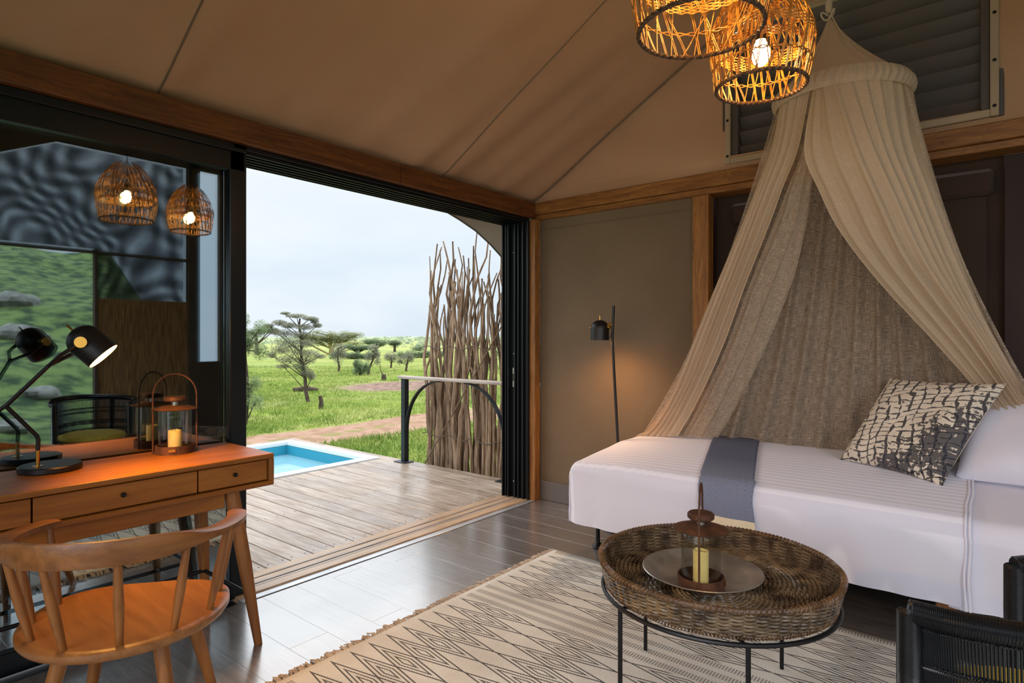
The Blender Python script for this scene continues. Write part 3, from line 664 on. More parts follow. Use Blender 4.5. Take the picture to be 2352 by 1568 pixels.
# ================================================================== RUG
RX0, RX1, RY0, RY1 = .55, 2.985, -1.3, 2.09
rg = bpy.data.materials.new('rug'); rg.use_nodes = True; x = X(rg); b = x.n['Principled BSDF']; b.inputs['Roughness'].default_value = .95; b.inputs['Specular IOR Level'].default_value = .15
tcn = x.n.new('ShaderNodeTexCoord'); sx = x.n.new('ShaderNodeSeparateXYZ'); ob = tcn.outputs['Object']; x.k.new(ob, sx.inputs[0])
nn = x.noise(ob, 160, 2); u0 = sx.outputs[0]; v0 = x.m('SUBTRACT', 2.06, sx.outputs[1])
q = .0075
v = x.m('MULTIPLY', x.m('FLOOR', x.m('DIVIDE', v0, q*1.6)), q*1.6); u = u0
def zig(u_off):
    pu = .0925; pv = .46
    tu = x.m('MULTIPLY', x.m('PINGPONG', x.m('SUBTRACT', u, u_off), pu/2), 2/pu)     # 0 at tips' axis
    tv = x.m('MULTIPLY', x.m('PINGPONG', v, pv/2), 2/pv)
    s_ = x.m('ADD', tu, tv)                    # 0..2 ; ~1 is the lattice
    def line(lv, w_): return x.m('LESS_THAN', x.m('ABSOLUTE', x.m('SUBTRACT', s_, lv)), w_)
    # diamonds centred at tv=1 : nested
    s2 = x.m('ADD', tu, x.m('SUBTRACT', 1, tv))
    def l2(lv, w_): return x.m('LESS_THAN', x.m('ABSOLUTE', x.m('SUBTRACT', s2, lv)), w_)
    L = x.m('MAXIMUM', l2(.98, .07), x.m('MAXIMUM', l2(.62, .06), l2(.28, .06)))
    alt = x.m('GREATER_THAN', x.m('FRACT', x.m('DIVIDE', v, pv*2)), .5)
    big = x.m('MAXIMUM', line(.55, .06), 0)
    return L
def between(c, a, b_): return x.m('MULTIPLY', x.m('GREATER_THAN', c, a), x.m('LESS_THAN', c, b_))
zone = x.m('ADD', between(u0, .55, 1.02), x.m('ADD', between(u0, 1.27, 2.165), between(u0, 2.355, 2.91)))
z_ = x.m('MULTIPLY', zig(2.134-.0925*.0), zone)
def dots(c):
    d = x.m('ABSOLUTE', x.m('SUBTRACT', u0, c)); row = x.m('LESS_THAN', x.m('ABSOLUTE', x.m('SUBTRACT', x.m('PINGPONG', x.m('SUBTRACT', u0, c-.018), .006), .003)), .0018)
    return x.m('MULTIPLY', x.m('LESS_THAN', d, .017), x.m('MULTIPLY', x.m('LESS_THAN', x.m('FRACT', x.m('DIVIDE', v0, .012)), .6), row))
dd = None
for c in (2.195, 2.262, 2.33, 1.07, 1.14, 1.21, 2.955):
    dv = dots(c); dd = dv if dd is None else x.m('MAXIMUM', dd, dv)
dd = x.m('MULTIPLY', dd, 1.0)
pat = x.m('MULTIPLY', x.m('MAXIMUM', z_, dd), x.rng(v0, -.002, 0, 0, .9))
cream = x.mix(x.rng(x.noise(ob, 4, 4), .35, .65), lin(220,218,208), lin(202,198,188))
cream = x.mix(x.rng(nn, .3, .7, 0, .3), cream, lin(174,168,156))
x.k.new(x.mix(pat, cream, lin(52,52,56)), b.inputs['Base Color'])
bpn = x.n.new('ShaderNodeBump'); bpn.inputs['Strength'].default_value = .35; bpn.inputs['Distance'].default_value = .004; x.k.new(nn, bpn.inputs['Height']); x.k.new(bpn.outputs[0], b.inputs['Normal'])
G = []
for i in range(70):
    xx = RX0+(RX1-RX0)*i/69; row = []
    for j in range(90):
        yy = RY0+(RY1-RY0)*j/89
        row.append((xx, yy+.03*(xx-RX1)*.6*0, .010+.004*mnoise.noise((xx*1.6, yy*1.6, 0))))
    G.append(row)
rugt = thing('patterned_rug', 'cream flatwoven rug with charcoal zigzag diamonds and dotted stripes on the floor', 'rug', (0, 0, 0))
rgo = MB().grid(G); 
edge = [G[i][0] for i in range(70)]
rgo = rgo.build('rug_field', rg, rugt)
sol = rgo.modifiers.new('s', 'SOLIDIFY'); sol.thickness = .008; sol.offset = -1
fm = MB(); random.seed(9); xx = RX0
while xx < RX1:
    L = random.uniform(.040, .062); dx = random.uniform(-.015, .035)
    for k_ in range(3):
        e_ = random.uniform(-.005,.005)
        P = [(xx+.003*k_, RY1-.004, .013), (xx+.003*k_+dx*.35, RY1+L*.35, .016), (xx+.003*k_+dx*.7+e_*.5, RY1+L*.7, .010), (xx+.003*k_+dx+e_, RY1+L+random.uniform(-.006,.006), .004)]
        fm.tube(P, [.003,.0028,.0024,.0028], 5)
    fm.tube([(xx+.003, RY1+L*.30, .0155),(xx+.003+dx*.12, RY1+L*.36, .0155)], .0048, 6)
    xx += random.uniform(.010, .016)
fm.tube([(RX0+(RX1-RX0)*i/300, RY1+.002*math.sin(i*1.3), .012+.002*math.cos(i*1.3)) for i in range(301)], .0038, 5)
fm.build('fringe', mat('fringe_yarn', lin(190,172,152), lin(150,132,112), rough=.95, ns=30), rugt, kind='stuff')

# ================================================================== DESK
desk = thing('writing_desk', 'oak writing desk with three drawers standing against the dark glass door', 'desk', (.75, 2.73, 0))
DX0, DX1, DY0, DY1, DZ0, DZ1 = .12, 1.403, 2.5, 2.953, .65, .79
box('desk_top', DX0, DX1, DY0, DY1, DZ1-.022, DZ1, oak, desk, bev=.003)
box('bottom_panel', DX0, DX1, DY0, DY1, DZ0, DZ0+.02, oak, desk, bev=.003)
box('side_panel', DX1-.022, DX1, DY0, DY1, DZ0+.0205, DZ1-.0225, oakz, desk, bev=.002); box('side_panel', DX0, DX0+.022, DY0, DY1, DZ0+.0205, DZ1-.0225, oakz, desk, bev=.002)
box('back_panel', DX0+.022, DX1-.022, DY1-.015, DY1, DZ0+.0205, DZ1-.0225, oak, desk)
for (a, b_) in ((DX0+.026,.543),(.549,1.079),(1.085,DX1-.026)):
    d = box('drawer', a, b_, DY0+.012, DY1-.03, DZ0+.025, DZ1-.027, oak, desk, bev=.002)
    xc = (a+b_)/2; MB().lathe([(0,-.014),(.006,-.014),(.009,-.010),(.009,-.005),(.005,0)], seg=14, M=Matrix.Translation((xc, DY0+.012, .722)) @ Matrix.Rotation(-PI/2,4,'X')).build('knob', black_metal, d)
for o in [c for c in bpy.data.objects if c.name.startswith('knob')]: o['label'] = 'small round black drawer knob'
box('apron', DX0+.1, 1.20, DY0+.03, DY0+.055, .585, DZ0-.001, oak, desk); box('apron', DX0+.1, 1.20, DY1-.09, DY1-.065, .585, DZ0-.001, oak, desk)
for (a, b_, c, d) in ((1.235,2.55,1.30,2.445),(1.235,2.86,1.30,2.93),(.28,2.55,.215,2.445),(.28,2.86,.215,2.93)):
    MB().tube([(a,b_,DZ0),(a+(c-a)*.5,b_+(d-b_)*.5,.34),(c,d,0)], [.031,.028,.0165], 14).build('leg', oakz, desk)
MB().tube([(1.275,2.475,.21),(1.275,2.90,.21)], .009, 8).build('stretcher', black_metal, desk); MB().tube([(.24,2.475,.21),(.24,2.90,.21)], .009, 8).build('stretcher', black_metal, desk)
MB().tube([(.24,2.895,.21),(1.275,2.895,.21)], .009, 8).build('stretcher', black_metal, desk)

# ================================================================== SPINDLE CHAIR
cc = Vector((.71, 2.13, 0)); ch = thing('spindle_armchair', 'light oak armchair with curved rail and turned spindles pulled up to the desk', 'chair', cc)
fwd = math.radians(51.5)
def cp(r, a, z, cx=0, cy=0): return Vector((cc.x+cx+r*math.cos(a), cc.y+cy+r*math.sin(a), z))
# seat: rounded with saddle
m_ = MB(); G = []
def seat_r(a):
    d = (a-fwd+PI) % (2*PI)-PI   # 0 = front
    return .285 if abs(d) > 1.2 else .285-.075*math.cos(d*PI/2.4)**2
nseg = 64; rings = [0,.3,.55,.75,.9,.97,1.0]
vs = []; fs = []
for k_, q in enumerate(rings):
    for i in range(nseg):
        a = 2*PI*i/nseg; r = seat_r(a)*q; z = .450-.016*(1-q**2)*1.0-(.006 if q == 1 else 0)
        vs.append(cp(r, a, z))
for k_, (q, z) in enumerate(((1.0,.430),(.97,.418),(.85,.412),(0,.412))):
    for i in range(nseg):
        a = 2*PI*i/nseg; vs.append(cp(seat_r(a)*q, a, z))
for k_ in range(len(rings)+3):
    for i in range(nseg): fs.append((k_*nseg+i, k_*nseg+(i+1)%nseg, (k_+1)*nseg+(i+1)%nseg, (k_+1)*nseg+i))
m_.add(vs, fs); fixn(m_.build('seat', wood('oak_seat', lin(158,104,56), lin(124,76,36), 1, .38, 1, fig=.14), ch))
angs = [122,151,182,214,246,277,309,341]
def railc(a):   # rail centre line: radius and height by angle (deg, 112..350)
    d = abs(a-231.5)/118; r = .318+.012*math.cos((a-231.5)*PI/180*2); z = .728-.035*d**1.6
    return r, z
for a in angs:
    ra = math.radians(a); r1, z1 = railc(a); r1 -= .004
    b0, b1 = cp(.25, ra, .436), cp(r1, ra+(a-231.5)*.0006, z1)
    P = [b0.lerp(b1, t) for t in (0,.2,.45,.7,1)]
    MB().tube(P, [.0095,.0115,.014,.0115,.009], 10).build('spindle', oakz, ch)
vs = []; fs = []; nA = 61
for i in range(nA):
    a = 112+240*i/(nA-1); ra = math.radians(a); r, z = railc(a); d = min(1, abs(a-231.5)/118)
    q_ = max(0, min(1, (d-.22)/.38)); q_ = q_*q_*(3-2*q_); w_ = .0105+.019*q_; h_ = .034-.023*q_            # half width/half height
    e_ = max(0, (abs(a-231.5)-112)/8); w_ *= 1-.45*min(1, e_)**2; h_ *= 1-.3*min(1, e_)**2
    for (sx_, sz_) in ((-1,-.7),(-1,.7),(-.6,1),(.6,1),(1,.7),(1,-.7),(.6,-1),(-.6,-1)): vs.append(cp(r+w_*sx_, ra, z+h_*sz_))
for i in range(nA-1):
    for j in range(8): fs.append((i*8+j, i*8+(j+1)%8, (i+1)*8+(j+1)%8, (i+1)*8+j))
fs += [tuple(range(8)), tuple((nA-1)*8+j for j in range(8))]
fixn(MB().add(vs, fs).build('arm_rail', wood('oak_rail', lin(150,96,46), lin(112,66,28), 0, .4, 1, fig=.14), ch, angle=50))
for a in (45, 135, 225, 315):
    ra = fwd+math.radians(a); p0 = cp(.175, ra, .416); p1 = cp(.29, ra, 0)
    MB().tube([p0, p0.lerp(p1,.5), p1], [.0225,.0205,.0135], 12).build('leg', oakz, ch)

# ================================================================== DESK LAMP / FLOOR LAMP
glow = mat('lamp_glow', (1,.75,.4), emit=(1,.48,.11), estr=900); glow2 = mat('lamp_glow_soft', (1,.75,.4), emit=(1,.54,.22), estr=300)
shade_m = mat('lamp_black', lin(26,22,22), lin(22,18,18), rough=.42, metal=.2); inner = mat('lamp_inner', lin(250,220,170), rough=.3)
def lamp_head(parent, c, direction, r=.062, L=.155, gm_=None):
    """dome-ended cylinder, opening along direction; c = centre of opening"""
    d = Vector(direction).normalized(); Mq = Matrix.Translation(c) @ (-d).to_track_quat('Z', 'Y').to_matrix().to_4x4()
    prof = [(r,0),(r,L*.55)]+[(r*math.cos(t*PI/2/8), L*.55+r*.9*math.sin(t*PI/2/8)) for t in range(1,9)]
    s_ = MB().lathe(prof, seg=28, M=Mq).build('lamp_shade', shade_m, parent)
    MB().lathe([(r*.96*1,.001)]+[(p[0]*.95, p[1]*.97+.001) for p in prof[1:]], seg=28, M=Mq).build('shade_lining', inner, s_)
    MB().lathe([(0,.028),(r*.45,.030),(r*.62,.055),(r*.5,.09),(0,.1)], seg=18, M=Mq).build('bulb', gm_ or glow, parent)
    top = Mq @ Vector((0,0,L*.55+r*.88)); MB().tube([top, Mq @ Vector((0,0,L*.55+r*.9+.028))], .0035, 8).build('finial', brass, parent)
    return Mq
dl = thing('desk_lamp', 'black jointed desk lamp with brass details glowing on the desk', 'lamp', (.67, 2.845, .79))
bc = Vector((.675, 2.845, .79))
MB().lathe([(0,0),(.098,0),(.102,.004),(.102,.020),(.098,.024),(0,.024)], c=bc, seg=40).build('base', shade_m, dl)
st0 = Vector((.632,2.83,.814)); MB().lathe([(0,.002),(.018,.002),(.018,0)], c=st0, seg=16).build('collar', brass, dl)
MB().tube([st0, st0+Vector((0,0,.062))], .0065, 10).build('brass_stem', brass, dl)
j1 = Vector((.535,2.815,1.052)); MB().tube([st0+Vector((0,0,.06)), st0+Vector((.002,0,.10)), st0+Vector((-.002,0,.115)), j1], .0075, 10).build('lower_arm', shade_m, dl)
yk = Vector((.634,2.69,1.20)); MB().tube([Vector((.50,2.83,1.025)), j1, yk], .0075, 10).build('upper_arm', shade_m, dl)
hd = Vector((.775,2.585,1.232)); hdir = Vector((.10,-.058,-.115))
Mq = lamp_head(dl, hd, hdir, r=.060, L=.15)
axis = (Mq.to_3x3() @ Vector((0,1,0))).normalized(); mid = Mq @ Vector((0,0,.075))
viewd = Vector((.33,1.18,0)).normalized(); pa = hdir.normalized().cross(Vector((0,0,1))).normalized()
for s_ in (-1, 1):
    e_ = mid+pa*s_*.066; MB().tube([yk, yk.lerp(e_,.45)+pa*s_*.03, e_], .007, 8).build('yoke_arm', shade_m, dl)
    MB().tube([e_-pa*s_*.004, e_+pa*s_*.008], .020, 16).build('brass_knob', brass, dl)
fl = thing('floor_lamp', 'slim black floor lamp with small domed head glowing by the canvas wall', 'lamp', (3.62, 2.0, 0))
MB().tube([(3.63,2.0,.02),(3.625,2.015,.6),(3.62,2.055,1.28),(3.62,2.045,1.52)], .0095, 10).build('pole', shade_m, fl)
MB().lathe([(0,0),(.12,0),(.12,.018),(.02,.024),(0,.024)], c=(3.63,2.0,0), seg=32).build('base', shade_m, fl)
lamp_head(fl, (3.615,2.150,1.285), (0,0,-1), r=.064, L=.15, gm_=glow2)
for s_, y in ((1,2.150),): 
    MB().tube([(3.62,2.045,1.395),(3.617,2.09,1.39)], .009, 10).build('brass_bracket', brass, fl)
    MB().tube([(3.62,2.21,1.375),(3.62,2.228,1.375)], .011, 12).build('brass_knob', brass, fl); MB().tube([(3.618,2.088,1.375),(3.618,2.072,1.375)], .013, 12).build('brass_knob', brass, fl)
MB().tube([(3.60,2.09,1.31),(3.60,2.06,1.30),(3.61,2.05,1.35)], .0025, 6).build('cable', shade_m, fl)

# ================================================================== LANTERNS + CANDLES
rust = mat('rusty_iron', lin(104,66,42), lin(66,42,28), rough=.65, metal=.35, ns=14, detail=6, lo=.35, hi=.65, bump=.2, bs=40)
lg = bpy.data.materials.new('lantern_glass'); lg.use_nodes = True; x = X(lg); x.n.clear(); go = x.n.new('ShaderNodeOutputMaterial')
tr = x.n.new('ShaderNodeBsdfTransparent'); tr.inputs[0].default_value = (.95,.96,.95,1); gl = x.n.new('ShaderNodeBsdfGlossy'); gl.inputs['Roughness'].default_value = .05; ms = x.n.new('ShaderNodeMixShader')
lw = x.n.new('ShaderNodeLayerWeight'); lw.inputs[0].default_value = .25; x.k.new(x.rng(lw.outputs['Facing'], 0, 1, .03, .45), ms.inputs[0]); x.k.new(tr.outputs[0], ms.inputs[1]); x.k.new(gl.outputs[0], ms.inputs[2]); x.k.new(ms.outputs[0], go.inputs[0])
wax = mat('wax', lin(240,216,140), lin(228,200,120), rough=.45, ns=20, spec=.4)
wax.node_tree.nodes['Principled BSDF'].inputs['Subsurface Weight'].default_value = .3; wax.node_tree.nodes['Principled BSDF'].inputs['Subsurface Radius'].default_value = (.02,.012,.006)
def lantern(name, label, loc, rot, group=None):
    t = thing(name, label, 'lantern', (0,0,0), group)
    MB().lathe([(0,.004),(.074,.004),(.074,.036),(.078,.036),(.078,0),(0,0)], seg=40).build('base_cup', rust, t)
    MB().lathe([(.066,.008),(.066,.196),(.064,.196),(.064,.008)], seg=40).build('glass_cylinder', lg, t)
    MB().lathe([(.012,.203),(.055,.203),(.088,.193),(.092,.196),(.057,.208),(.02,.211),(.012,.211)], seg=40).build('lid', rust, t)
    MB().tube([(0,0,.205),(0,0,.232)], .013, 12).build('neck', mat('steel', (.5,.5,.5)), t)
    MB().lathe([(0,.229),(.040,.229),(.045,.234),(.045,.246),(.040,.251),(0,.252)], seg=32).build('lid_knob', rust, t)
    P = [(-.086,0,.0),(-.086,0,.12),(-.086,0,.21)]+[(-.086*math.cos(a), 0, .255+.095*math.sin(a)) for a in [PI*i/14 for i in range(15)]]+[(.086,0,.21),(.086,0,.12),(.086,0,.0)]
    MB().tube(P, .0036, 8).build('handle', rust, t)
    MB().box(-.015, .015, -.0815, -.0775, .012, .026, .003).build('maker_plate', brass, t)
    t.location = loc; t.rotation_euler = (0,0,rot); return t
def candle(label, loc, h, r):
    m_ = MB(); m_.lathe([(0,0),(r,0),(r,h*.97),(r*.93,h),(r*.78,h*.985),(r*.66,h*.93),(0,h*.90)], seg=28)
    o = m_.build('pillar_candle', wax)
    for v_ in o.data.vertices:
        if v_.co.z > h*.95 and math.hypot(v_.co.x, v_.co.y) > r*.7: v_.co.z += .05*h*mnoise.noise((v_.co.x*60, v_.co.y*60, 1))
        v_.co.x *= 1+.02*math.sin(9*math.atan2(v_.co.y, v_.co.x))
    MB().tube([(0,0,h*.9),(.001,0,h*.9+.012)], .001, 5).build('wick', black_metal, o)
    o.location = loc; return tag(o, label, 'candle')
lantern('lantern', 'rusty iron and glass candle lantern on the metal dish on the woven tray', (2.02,.80,.447), math.radians(18))
candle('cream pillar candle with a melted rim inside the lantern on the woven tray', (2.02,.80,.4505), .118, .026)
lantern('lantern', 'copper-toned glass candle lantern with arched handle on the desk', (1.13,2.855,.79), math.radians(-30))
candle('yellow pillar candle inside the lantern on the desk', (1.13,2.855,.7945), .095, .027)
plate_m = mat('aged_steel', lin(196,194,190), lin(140,136,130), rough=.34, metal=.75, ns=8, lo=.3, hi=.7)
dish = fixn(MB().lathe([(0,.0),(.15,.0),(.166,.008),(.202,.026),(.209,.029),(.206,.031),(.163,.0125),(.149,.0045),(0,.0045)], seg=56).build('metal_dish', plate_m)); dish.location = (2.105,.83,.4425); tag(dish, 'round worn steel dish under the lantern on the woven tray', 'dish')

# ================================================================== BASKET TRAY + STAND
TC = Vector((2.10, .78, 0)); tray = thing('woven_tray', 'large round seagrass tray with high woven sides on the coffee table frame', 'tray', (TC.x, TC.y, .42))
sg = mat('seagrass', lin(128,106,78), lin(54,40,26), rough=.36, ns=16, detail=5, lo=.36, hi=.64, sc=(1,1,1), spec=.6, bump=.3, bs=60)
nst = 34
m_ = MB()
for k_ in range(14):
    z = .432+.0058*k_; P = []
    for i in range(240):
        a = 2*PI*i/240; rr = .378+.020*(k_/13)**.8+.0058*math.sin(a*nst+PI*(k_//1 % 2))*1.0
        P.append((TC.x+rr*math.cos(a), TC.y+rr*math.sin(a), z+.0008*math.sin(a*31+k_)))
    m_.tube(P, .0043, 5, closed=True)
m_.build('woven_side', sg, tray, kind='stuff')
MB().lathe([(.3765,.43),(.397,.508),(.3985,.508),(.378,.43)], c=(TC.x,TC.y,0), seg=96).build('side_core', mat('seagrass_dark', lin(64,46,28), rough=.8), tray)
m_ = MB()
for k_ in range(44):
    r0 = .010+.0084*k_; P = []; ns2 = max(8, int(round((6+r0*70)/2))*2); nn_ = max(24, int(240*min(1, r0/.3)))
    for i in range(nn_):
        a = 2*PI*i/nn_; P.append((TC.x+r0*math.cos(a), TC.y+r0*math.sin(a), .4335+.0035*math.sin(a*nst/2*(2 if r0 > .12 else 1)+PI*(k_ % 2))))
    m_.tube(P, .0047, 5, closed=True)
m_.build('woven_base', sg, tray, kind='stuff')
m_ = MB(); m_.lathe([(0,.426),(.374,.426),(.374,.429),(0,.429)], c=(TC.x,TC.y,0), seg=48); m_.build('base_board', mat('seagrass_dark', lin(70,50,30), rough=.8), tray)
P = []
for i in range(2600):
    a = 2*PI*i/2600; b_ = a*165; P.append((TC.x+(.400+.0085*math.cos(b_))*math.cos(a), TC.y+(.400+.0085*math.cos(b_))*math.sin(a), .513+.0085*math.sin(b_)))
m_ = MB(); m_.tube(P, .0034, 4, closed=True); m_.tube([(TC.x+.400*math.cos(a), TC.y+.400*math.sin(a), .513) for a in [2*PI*i/120 for i in range(120)]], .0085, 6, closed=True)
m_.build('braided_rim', mat('rattan_rim', lin(112,82,52), lin(72,50,30), rough=.4, ns=12), tray, kind='stuff')
P = []
for i in range(3000):
    a = 2*PI*i/3000; b_ = a*230; P.append((TC.x+(.381+.0055*math.cos(b_))*math.cos(a), TC.y+(.381+.0055*math.cos(b_))*math.sin(a), .4295+.0055*math.sin(b_)))
MB().tube(P, .0028, 4, closed=True).build('lower_braid', mat('rattan_rim', lin(128,88,50)), tray, kind='stuff')
st = thing('table_stand', 'thin black metal ring frame on straight legs carrying the woven tray', 'table', (TC.x, TC.y, 0))
MB().tube([(TC.x+.392*math.cos(a), TC.y+.392*math.sin(a), .412) for a in [2*PI*i/72 for i in range(72)]], .0075, 8, closed=True).build('ring', black_metal, st)
for a in (150, 214, -19, 65):
    ra = math.radians(a); p0 = (TC.x+.386*math.cos(ra), TC.y+.386*math.sin(ra)); MB().tube([(*p0,.41),(*p0,.0155)], .0078, 10).build('leg', black_metal, st)
MB().tube([(TC.x+.386*math.cos(math.radians(150)), TC.y+.386*math.sin(math.radians(150)), .404), (TC.x+.386*math.cos(math.radians(-19)), TC.y+.386*math.sin(math.radians(-19)), .404)], .006, 8).build('cross_bar', black_metal, st)
MB().tube([(TC.x+.386*math.cos(math.radians(214)), TC.y+.386*math.sin(math.radians(214)), .404), (TC.x+.386*math.cos(math.radians(65)), TC.y+.386*math.sin(math.radians(65)), .404)], .006, 8).build('cross_bar', black_metal, st)

# ================================================================== BED
bed = thing('bed', 'single bed with striped white sheets standing along the wall under the canopy net', 'bed', (3.45, .9, 0))
BX0, BX1, BY0, BY1 = 3.0, 3.875, -.35, 2.005
sheet = mat('striped_sheet', lin(226,218,228), rough=.8, sheen=.2)
xs_ = X(sheet); b = xs_.n['Principled BSDF']; tcn = xs_.n.new('ShaderNodeTexCoord'); sx = xs_.n.new('ShaderNodeSeparateXYZ'); g_ = xs_.n.new('ShaderNodeNewGeometry'); xs_.k.new(g_.outputs['Position'], sx.inputs[0])
strp = xs_.rng(xs_.m('SINE', xs_.m('MULTIPLY', sx.outputs[0], 2*PI/.042)), -.3, .3, 0, 1)
xs_.k.new(xs_.mix(strp, lin(228,228,240), lin(212,212,226)), b.inputs['Base Color'])
nz_ = xs_.noise(g_.outputs['Position'], 5, 4); bpn = xs_.n.new('ShaderNodeBump'); bpn.inputs['Strength'].default_value = .25; bpn.inputs['Distance'].default_value = .02; xs_.k.new(nz_, bpn.inputs['Height']); xs_.k.new(bpn.outputs[0], b.inputs['Normal'])
def ztop(xx, yy):
    u = (xx-BX0)/(BX1-BX0); z = .560+.085*min(1, u*1.5)**.8
    f = max(0, (yy-1.35)/.68); z -= .055*f**2*(.4+.6*min(1,u*2)) 
    return z+.004*mnoise.noise((xx*3, yy*3, 0))
def cover(y0, y1, off, hem, name, foot=True, material=sheet, wrk=1.0):
    """cloth over the mattress: rows along y, columns = section profile from front hem over top to back"""
    G = []; ny = 110 if y1-y0 > 1 else 40
    for i in range(ny):
        yy = y0+(y1-y0)*i/(ny-1); row = []
        prof = []
        for k_ in range(16):   # front side up
            t = k_/15; hm_ = hem+.022*max(0, 1-yy/1.6); z = hm_+(.50-hm_)*t
            fold = .018*mnoise.noise((yy*8, z*1.2, 4))*(1-t)**.6*wrk+.012*mnoise.noise((yy*2.6, z*3, 7))
            prof.append((BX0-off+.012*(1-t)+fold, z))
        for k_ in range(1, 9):   # rounded shoulder
            a = PI/2*k_/9; r = .07; zt = ztop(BX0+r, yy)
            gath = .004*math.sin(yy*95+3*math.sin(yy*17))*max(0, min(1, (yy-1.2)/.3))*math.sin(a*2)
            prof.append((BX0-off+r*(1-math.cos(a)), .50+(zt-.50)*math.sin(a)+gath))
        for k_ in range(0, 22):
            xx = BX0+.07+(BX1-BX0-.07)*k_/21; prof.append((xx, ztop(xx, yy)))
        for k_ in range(1, 7): prof.append((BX1+.004, ztop(BX1, yy)-.05*k_))
        for (xx, z) in prof: row.append((xx, yy, z+(off*.8 if z > .5 else 0)))
        G.append(row)
    if foot:   # wrap round the foot end
        last = G[-1]; n = len(last)
        for k_ in range(1, 14):
            row = []
            for (xx, yy, z) in last:
                if k_ <= 5:
                    a = PI/2*k_/5; r = .05; f_ = max(0, (z-.50))
                    row.append((xx+.03*math.sin(a)*(1 if xx < 3.2 else 0)*(1-abs(z-.3)), yy+r*math.sin(a)-.0, z-(r*(1-math.cos(a)) if z > .48 else 0)))
                else:
                    t = (k_-5)/8; q = G[-1] if False else None
                    zz = (z-.05 if z > .48 else z); h0 = hem
                    row.append((xx+.03*(1 if xx < 3.2 else 0)*(1-abs(z-.3)), yy+.05+.008*mnoise.noise((xx*8, k_*.3, 2))-.0, zz+(h0-zz)*t))
            G.append(row)
    m_ = MB().grid(G); o = m_.build(name, material, bed, angle=80); return fixn(o)
bs_ = cover(.10, BY1-.05, .012, .20, 'bedspread')
pl_ = cover(BY0, .16, -.006, .185, 'fitted_sheet', foot=False, material=white, wrk=1.6)
pl_['label'] = 'plain smooth white sheet over the head end'
# turned hem band where the top sheet ends
P = []
m_ = MB()
for dy in (.0, .014):
    P = [(BX0-.02-.002*math.sin(z*40), .105-dy+.003*math.sin(z*23), z) for z in [.215+.285*i/14 for i in range(15)]]
    P += [(BX0-.018+.07*(1-math.cos(a)), .105-dy, .50+(ztop(BX0+.07,.1)+.012-.50)*math.sin(a)) for a in [PI/2*i/8 for i in range(1,8)]]
    P += [(BX0+.07+.8*i/16, .105-dy+.003*math.sin(i), ztop(BX0+.07+.8*i/16, .1)+.012) for i in range(17)]
    m_.tube(P, .0045, 6, flat=.8)
m_.build('sheet_hem', white, bed)
box('mattress_base', BX0+.06, BX1-.02, BY0+.02, BY1-.08, .245, .50, mat('bed_base', lin(40,36,36), rough=.9), bed, bev=.02)
for (a, b_) in ((3.09,.17),(3.78,.17)): box('wooden_leg', a-.035, a+.035, b_-.035, b_+.035, 0, .245, oakz, bed)
for (a, b_) in ((3.22,1.93),(3.78,1.93),(3.2,-.25),(3.78,-.25)):
    MB().lathe([(0,0),(.032,0),(.036,.01),(.03,.022),(.014,.034),(.011,.21),(0,.21)], c=(a,b_,0), seg=20).build('black_foot', black_metal, bed)
cb = MB().tube([(3.235,1.90,.006),(3.2,1.84,.004),(3.18,1.76,.004),(3.22,1.68,.004),(3.3,1.6,.004)], .004, 6).build('power_cable', black_metal); tag(cb, 'thin black cable lying on the floor by the bed foot', 'cable')
# throw across the foot third
tm = bpy.data.materials.new('throw'); tm.use_nodes = True; x = X(tm); b = x.n['Principled BSDF']; b.inputs['Roughness'].default_value = .9
uvn = x.n.new('ShaderNodeUVMap'); uvn.uv_map = 'uv'; sx = x.n.new('ShaderNodeSeparateXYZ'); x.k.new(uvn.outputs[0], sx.inputs[0]); U, V = sx.outputs[0], sx.outputs[1]   # metres
pu = x.m('PINGPONG', U, .0125); pv = x.m('PINGPONG', V, .0125); sm = x.m('ADD', pu, pv)
dm = x.m('GREATER_THAN', x.m('SINE', x.m('MULTIPLY', sm, 2*PI/.006)), .35)
side = x.rng(V, .55, .85, .15, 1)   # pattern is bolder on the hanging side
basec = x.mix(x.m('MULTIPLY', dm, side), lin(72,80,104), lin(158,166,186)); fine = x.m('MULTIPLY', x.m('GREATER_THAN', x.m('SINE', x.m('MULTIPLY', U, 2*PI/.003)), 0), x.rng(V, .5, .8, .35, 0))
basec = x.mix(fine, basec, lin(116,124,150)); endc = x.mix(x.m('GREATER_THAN', V, 1.085), basec, lin(220,206,178))
endc = x.mix(x.m('GREATER_THAN', V, 1.20), endc, lin(60,74,104))
x.k.new(endc, b.inputs['Base Color'])
G = []; UV = []
prof = []
for k_ in range(24): xx = BX1-(BX1-BX0-.07)*k_/23; prof.append(('t', xx))
for k_ in range(1, 9): prof.append(('r', PI/2*(1-k_/8)))
for k_ in range(1, 15): prof.append(('s', k_/14))
rows = []
for (t_, v_) in prof:
    row = []
    for j in range(22):
        s_ = j/21
        if t_ == 't':
            f_ = (BX1-v_)/(BX1-BX0); y1 = 1.45-.25*f_**.9; y0 = 1.16-.235*f_; yy = y1+(y0-y1)*s_; row.append((v_, yy, ztop(v_, yy)+.016+.0))
        elif t_ == 'r':
            y1, y0 = 1.19+.01*math.sin(v_), .925; yy = y1+(y0-y1)*s_; r = .07; row.append((BX0-.022+r*(1-math.cos(v_)), yy, .50+(ztop(BX0+r, yy)+.016-.50)*math.sin(v_)))
        else:
            y1 = 1.19-.08*v_; y0 = .925-.04*v_; yy = y1+(y0-y1)*s_; row.append((BX0-.024-.008*math.sin(v_*2)+.004*math.sin(s_*9)-(.01 if j in (0,) else 0), yy, .50-(.50-.235)*v_))
    rows.append(row)
